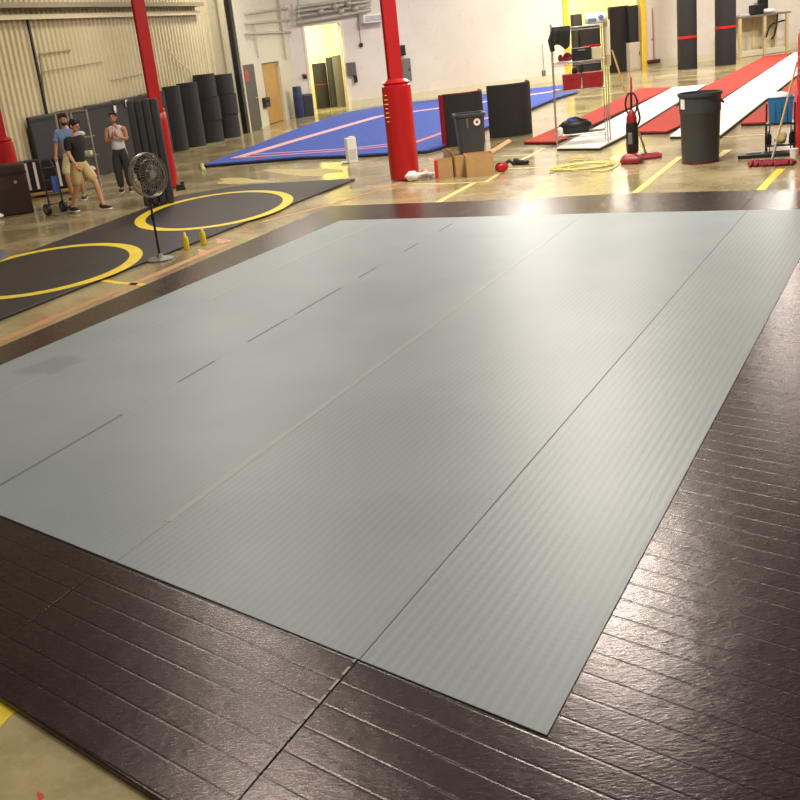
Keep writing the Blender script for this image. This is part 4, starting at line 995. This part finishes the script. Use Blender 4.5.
p = P(632, 163); t = thing('upright_vacuum', 'red and black upright vacuum cleaner beside the wire rack', 'vacuum cleaner', p, face(p)-.15); zt = hgt(p, 86); w_ = 22*mpp(p)
loft([[(w_/2*f*sx, -.16*sx*0+(.17*sy*f)-.02, z_) for sx, sy in ((-.8, -1), (.8, -1), (1, -.4), (1, .9), (-1, .9), (-1, -.4))] for f, z_ in ((1, .015), (1, .07), (.8, .13), (.5, .17))]).build('floor_head', pm('dark red plastic', (140, 26, 32), .4), t, .01)
loft([[(.105*f*math.cos(2*PI*k/12), .1+.09*f*math.sin(2*PI*k/12), z_) for k in range(12)] for f, z_ in ((.7, .12), (1, .2), (1.05, .42), (1.0, .6), (.9, .68))]).build('bag_housing', M_black, t)
B().box((-.02, .0, .42), (.09, .03, .2), .8).build('dust_window', M_grey2, t, .01)
loft([[(.09*f*math.cos(2*PI*k/12), .1+.08*f*math.sin(2*PI*k/12), z_) for k in range(12)] for f, z_ in ((1.0, .68), (1.0, .76), (.6, .86), (.25, .9))]).build('motor_cap', pm('dark red plastic', (140, 26, 32), .4), t)
B().tube([(0, .1, .86), (0, .13, zt-.12)], .02, 8).build('handle_stem', M_black, t)
b = B(); b.tube([(.1*math.sin(2*PI*k/20), .12, zt-.31+.21*math.cos(2*PI*k/20)*.9) for k in range(20)], .016, 8, True).build('loop_handle', M_black, t)
B().tube([(.0, .13, zt-.12), (.01, .12, zt+.14)], [.02, .014], 8).build('grip', M_redpaint, t)
B().tube(smooth([Vector(v) for v in ((.1, .1, .62), (.14, .1, .75), (.1, .12, .95), (.11, .1, 1.05))]), .018, 6).build('hose', M_black, t)
for s in (-1, 1): b = B().tf((s*w_*.42, .12, .045)); b.tube([(-.015, 0, 0), (.015, 0, 0)], .045, 14).build('wheel', M_charcoal2, t)

# ------------------------------------------------------------------ blue bin cart at right
p = P(780, 154); rz = face(p); mp = mpp(p); rot = Matrix.Rotation(rz, 4, 'Z')
t = thing('utility_cart', 'black metal cart carrying the blue bin beside right column', 'cart', p, rz); w_ = 27*mp; zc_ = hgt(p, 124)
for sx in (-1, 1):
    for y in (0, .4): B().tube([(sx*w_/2, y, .05), (sx*w_/2, y, zc_+.02 if y == 0 else zc_+.3)], .014, 8).build('post', M_black, t)
    B().tube([(sx*(w_/2-.06), 0, .05), (sx*(w_/2-.06), 0, zc_)], .008, 6).build('brace', M_black, t)
B().box((0, .2, zc_), (w_, .42, .025)).build('top_shelf', M_black, t, .004); B().box((0, .2, .14), (w_, .42, .025)).build('bottom_shelf', M_black, t, .004)
for sx in (-1, 1):
    for y in (.02, .38): b = B().tf((sx*w_/2*.95, y, .035)); b.tube([(-.012, 0, 0), (.012, 0, 0)], .034, 12).build('caster', M_charcoal2, t)
def oncart(x, y, z): return onp(p, rot, x, y, z)
h = hgt(p, 95)-zc_; tt = thing('blue_bin', 'blue plastic bin with white cloth on black cart', 'bin', oncart(0, .2, zc_+.013), rz)
loft([[(w_*.44*sx*f, .19*sy*f, z_) for sx, sy in ((-1, -1), (1, -1), (1, 1), (-1, 1))] for f, z_ in ((.88, 0), (1, h*.85), (1.04, h*.86), (1.04, h*.9), (.94, h*.9), (.85, .03))]).build('bin_body', M_bluebin, tt, .008)
for k in range(3): B().box((-w_*.2+w_*.2*k, -.19, h*.45), (w_*.03, .014, h*.6)).build('rib', M_bluebin, tt)
lab(B().ball((-.02, 0, h*.9), (w_*.4, .17, h*.16)).build('cloth', M_paper, tt), 'white cloth heaped on top')
for (x, y, ln, l) in ((-.19, .12, .1, 'black spray bottle at the left of cart lower shelf'), (.19, .18, .12, 'black spray bottle at the right of cart lower shelf')):
    tt = thing('spray_bottle', l, 'bottle', oncart(x, y, .155), rz, 'spray bottles on the cart'); B().lathe([(.05, 0), (.055, .02), (.055, .14), (.02, .19)], 14).build('body', M_black, tt); B().box((0, -.02, .21), (.03, .09, .04)).build('trigger', M_white, tt)
tt = thing('beige_rag', 'beige rag crumpled on the cart lower shelf', 'rag', oncart(0, .08, .155), rz); B().ball((0, 0, .07), (.1, .08, .07)).ball((.05, .02, .13), (.06, .05, .05)).build('rag', pm('beige cloth', (196, 178, 130), .9), tt)
p2 = P(765, 157.5); t = thing('flat_black_tray', 'long flat black base lying left of the black cart', 'tray', p2, face(p2)); mp = mpp(p2)
B().box((0, .12, .035), (52*mp, .32, .05)).build('tray', M_black, t, .008); B().box((-10*mp, .12, .07), (14*mp, .12, .03)).build('ridge', M_grey2, t, .006)
p2 = P(794, 158); t = thing('white_cup', 'white cup on the floor beside right red column', 'cup', p2, 0); mp = mpp(p2); h = hgt(p2, 148.5)
B().lathe([(3.6*mp, 0), (4.3*mp, h), (4.0*mp, h), (3.3*mp, .02)], 20).build('cup', M_white, t); B().lathe([(4.4*mp, h-.015), (4.6*mp, h-.005), (4.4*mp, h)], 20).build('rim', M_white, t)

# ------------------------------------------------------------------ tall black rolls by back wall, frames, bench
def tallroll(x, y, hw, strapy, label):
    p = P(x, y); R_ = hw*mpp(p); p = p+Vector((p.x, p.y, 0)).normalized()*R_; t = thing('tall_mat_roll', label, 'rolled mat', p, face(p), 'tall black rolls before the back wall')
    roll_mesh(R_, 4.6).build('rolled_layer', M_charcoal2, t); z_ = hgt((p.x, p.y), strapy)
    b = B(); n = 28; vs = []
    for k in range(n):
        a = 2*PI*k/n
        for (rr, dz) in ((R_*1.0, -.05), (R_*1.03, -.05), (R_*1.03, .05), (R_*1.0, .05)): vs.append((rr*math.cos(a), rr*math.sin(a), z_+dz+.06*math.cos(a)*0))
    b.add(vs, [(4*j+k, 4*j+(k+1) % 4, 4*((j+1) % n)+(k+1) % 4, 4*((j+1) % n)+k) for j in range(n) for k in range(4)]); lab(b.build('strap', M_redpaint, t), 'red strap')
tallroll(687.5, 69.5, 9.6, 37, 'tall black mat roll with red strap, the left of two')
tallroll(725.5, 65.5, 10.2, 27, 'tall black mat roll with red strap, beside the workbench')
# pads standing inside the side-room opening
def standing(x0, x1, yb_, yt, mat, label, offw=-.35, lean=0):
    Wn = Wall(WB.at(0, 0, offw), WB.at(10, 0, offw)); u0, _ = Wn.hit(x0, (yb_+yt)/2); u1, _ = Wn.hit(x1, (yb_+yt)/2); u = (u0+u1)/2
    z1 = Wn.hit((x0+x1)/2, yt)[1]; t = thing('standing_mat', label, 'mat', Wn.at(u), WB.rot, 'mats stood up inside the yellow framed opening')
    w_ = u1-u0
    B().box((0, .0, z1/2), (w_, .14, z1)).build('mat_panel', mat, t, .03)
    for s in (-1, 1): B().box((s*w_*.46, -.075, z1*.5), (.03, .02, z1*.96)).build('edge_binding', M_foam, t)
    lab(B().box((0, -.075, z1*.6), (w_, .012, .06)).build('strap', M_redpaint, t), 'red strap') if 'strap' in label else None
standing(572, 582, 72, 14, pm('dark grey pad', (72, 66, 62), .7), 'dark grey pad at the left inside yellow framed opening', -.75)
standing(581, 600, 70, 25, M_charcoal2, 'black pad with red strap behind the wire rack', -.4)
standing(609, 629, 69, 6, M_padblk, 'tallest black pad between rack and grey cabinet', -.4)
p = WB.at(WB.hit(637, 66)[0], 0, -.35); z1 = Wall(p, p+WB.d).hit(635, 42)[1]
t = thing('grey_cabinet', 'pale grey cabinet at the right inside yellow framed opening', 'cabinet', p, WB.rot); w_ = 13*mpp(p)
B().box((0, 0, z1/2), (w_, .5, z1)).build('cabinet_body', pm('pale grey cabinet', (196, 184, 164), .6), t, .01); B().box((0, -.255, z1/2), (w_*.9, .02, z1*.9)).build('door', pm('pale grey cabinet door', (188, 176, 156), .6), t)
B().box((w_*.35, -.28, z1*.6), (.02, .03, .15)).build('handle', M_black, t)
t = thing('black_locker', 'black box standing on top of the pale grey cabinet', 'box', (p.x, p.y, z1), WB.rot); z2 = Wall(p, p+WB.d).hit(635, 5)[1]
B().box((0, 0, (z2-z1)/2), (w_*.85, .4, z2-z1)).build('box_body', M_padblk, t, .02); B().box((0, -.21, (z2-z1)/2), (w_*.7, .02, (z2-z1)*.9)).build('front_panel', M_charcoal2, t)
# push broom against back wall
p = WB.at(WB.hit(652, 60)[0], WB.hit(652, 60.5)[1], .12)
p.z = 0; zb_ = WB.hit(652, 62)[1]; zt = WB.hit(651, 8)[1]
t = thing('push_broom', 'push broom with thin red handle hung on the back wall', 'broom', (p.x, p.y, zb_), WB.rot)
B().tube([(0, 0, .08), (-.02, 0, zt-zb_)], .02, 8).build('handle', pm('dull red handle', (176, 90, 84), .6), t)
B().box((0, 0, .06), (15*mpp(p), .08, .08)).build('broom_block', pm('dark red wood', (110, 40, 36), .6), t, .01); B().box((0, 0, -.02), (14*mpp(p), .06, .08), 1).build('bristle', M_black, t)
B().box((0, .07, .9), (.06, .14, .05)).build('wall_hook', M_grey2, t)
# workbench
WK = Wall(WB.at(0, 0, .9), WB.at(10, 0, .9))
u0, z_ = WK.hit(740, 13); u1, _ = WK.hit(792, 6); zt = WK.hit(765, 14)[1]; w_ = u1-u0
t = thing('workbench', 'pale wooden workbench against the back wall at right', 'workbench', WK.at((u0+u1)/2, 0, -.45), WB.rot)
M_pale = pm('pale timber', (206, 184, 140), .6, var=.12)
B().box((0, 0, zt-.04), (w_, .8, .08)).build('bench_top', pm('grey worktop', (120, 112, 100), .6), t, .01)
for x in (-.47, -.0, .44):
    for y in (-.35, .35): B().box((x*w_, y, (zt-.08)/2), (.13, .1, zt-.08)).build('leg', M_pale, t, .008)
B().box((0, 0, .12), (w_*.95, .7, .22)).build('bottom_shelf', pm('pale plinth', (214, 204, 180), .6), t, .01)
B().box((0, .37, zt/2), (w_*.95, .02, zt*.9)).build('back_panel', pm('cream back panel', (196, 184, 156), .6), t)
def onb(px, y=-.1): q_ = WK.at(WK.hit(px, 12)[0], 0, -.45-y); return (q_.x, q_.y, zt)
tt = thing('black_toolbox', 'black toolbox on the middle of the pale workbench', 'toolbox', onb(762), WB.rot)
B().box((0, 0, .2), (.52, .35, .4)).build('box_body', M_black, tt, .02); B().tube([(-.12, 0, .4), (-.1, 0, .46), (.1, 0, .46), (.12, 0, .4)], .015, 6).build('handle', M_grey2, tt)
tt = thing('paper_pile', 'pile of pinkish papers at left end of pale workbench', 'papers', onb(748), WB.rot); B().box((0, 0, .04), (.5, .35, .08)).build('sheets', pm('pinkish paper', (212, 190, 188), .8), tt, .01); b = B().tf((.1, 0, .09), .3); b.box((0, 0, 0), (.3, .22, .02)).build('top_sheet', M_paper, tt)
tt = thing('white_cloth', 'white cloth heaped on the right half of workbench', 'cloth', onb(774), WB.rot); B().ball((0, 0, .1), (.35, .22, .1)).build('cloth', M_paper, tt)
tt = thing('black_monitor', 'black monitor standing at the back of pale workbench', 'monitor', onb(775, .3), WB.rot); B().box((0, 0, .4), (.55, .05, .4)).build('screen', M_black, tt, .01); B().tube([(0, 0, .0), (0, 0, .22)], .03, 8).build('stand', M_black, tt); B().box((0, 0, .01), (.25, .16, .02)).build('foot', M_black, tt)
# black cables / tool hanging in front of the bench
q_ = WK.at(WK.hit(775, 25)[0], 0, .03); z_ = WK.hit(775, 35)[1]
tt = thing('hanging_hoist', 'tangled black tool hanging from the front of workbench', 'tool', (q_.x, q_.y, z_), WB.rot)
B().tube(smooth([Vector(v) for v in ((-.5, 0, -.05), (-.3, -.02, .4), (.1, 0, .5), (.5, 0, .55))]), .035, 6).tube([(.1, 0, .85), (.05, -.02, .4), (-.05, 0, 0), (-.2, 0, -.15)], .04, 6).build('tool_body', M_black, tt)
B().tube([(.1, 0, .85), (.1, 0, zt-z_-.05)], .012, 6).build('cord', M_grey2, tt)

# ------------------------------------------------------------------ ceiling lamps
def lamp(x, y, e=1.0, rz=0.0, sz=(1.2, .6)):
    t = thing('ceiling_light', 'high bay ceiling light', 'ceiling light', (x, y, CEIL-.5), rz, 'high bay ceiling lights out of frame')
    B().box((0, 0, .06), (sz[0]+.06, sz[1]+.06, .1), .7).build('housing', M_grey2, t, .01); B().box((0, 0, .0), (sz[0], sz[1], .02)).build('diffuser', M_lamp, t)
    for s in (-1, 1): B().tube([(s*.4, 0, .1), (s*.4, 0, .5)], .008, 5).build('hanger', M_grey2, t)
    l = bpy.data.lights.new('lamp_light', 'AREA'); l.shape = 'RECTANGLE'; l.size = sz[0]; l.size_y = sz[1]; l.energy = 620*e; l.color = (1, .93, .83)
    o = bpy.data.objects.new('lamp_light', l); C.objects.link(o); o.location = (x, y, CEIL-.53); o.rotation_euler = (0, 0, rz)
for (x, y, e) in ((3.1, 15.5, 2.0), (4.3, 20.8, 1.3), (-2, 9.5, .65), (-3.0, 17, .6), (-4.0, 25, .6), (-2.5, 33, .9), (4, 28, 1.2), (5, 36, 2.0), (14, 23, 1.0), (12.5, 32, 1.7), (16, 40, 2.2), (9.5, 41, 2.0), (21, 44, 1.8), (10, 10, .4), (2, 3, .6), (-5, 2, .4)):
    lamp(x, y, e, .45)

# ------------------------------------------------------------------ world, camera, view
wd_ = bpy.data.worlds.new('World'); bpy.context.scene.world = wd_; wd_.use_nodes = True
bg = wd_.node_tree.nodes['Background']; bg.inputs[0].default_value = (1, .92, .8, 1); bg.inputs[1].default_value = .3
cam = bpy.data.cameras.new('camera'); co = bpy.data.objects.new('camera', cam); C.objects.link(co)
cam.sensor_width = 36; cam.lens = FPX/800*36; cam.clip_end = 300
Mx = Matrix((Rv, Uv, -Fv)).transposed().to_4x4(); Mx.translation = CAM; co.matrix_world = Mx
sc = bpy.context.scene; sc.camera = co
sc.view_settings.view_transform = 'Standard'; sc.view_settings.look = 'None'; sc.view_settings.exposure = -1.0; sc.view_settings.gamma = 1; sc.view_settings.use_curve_mapping = False
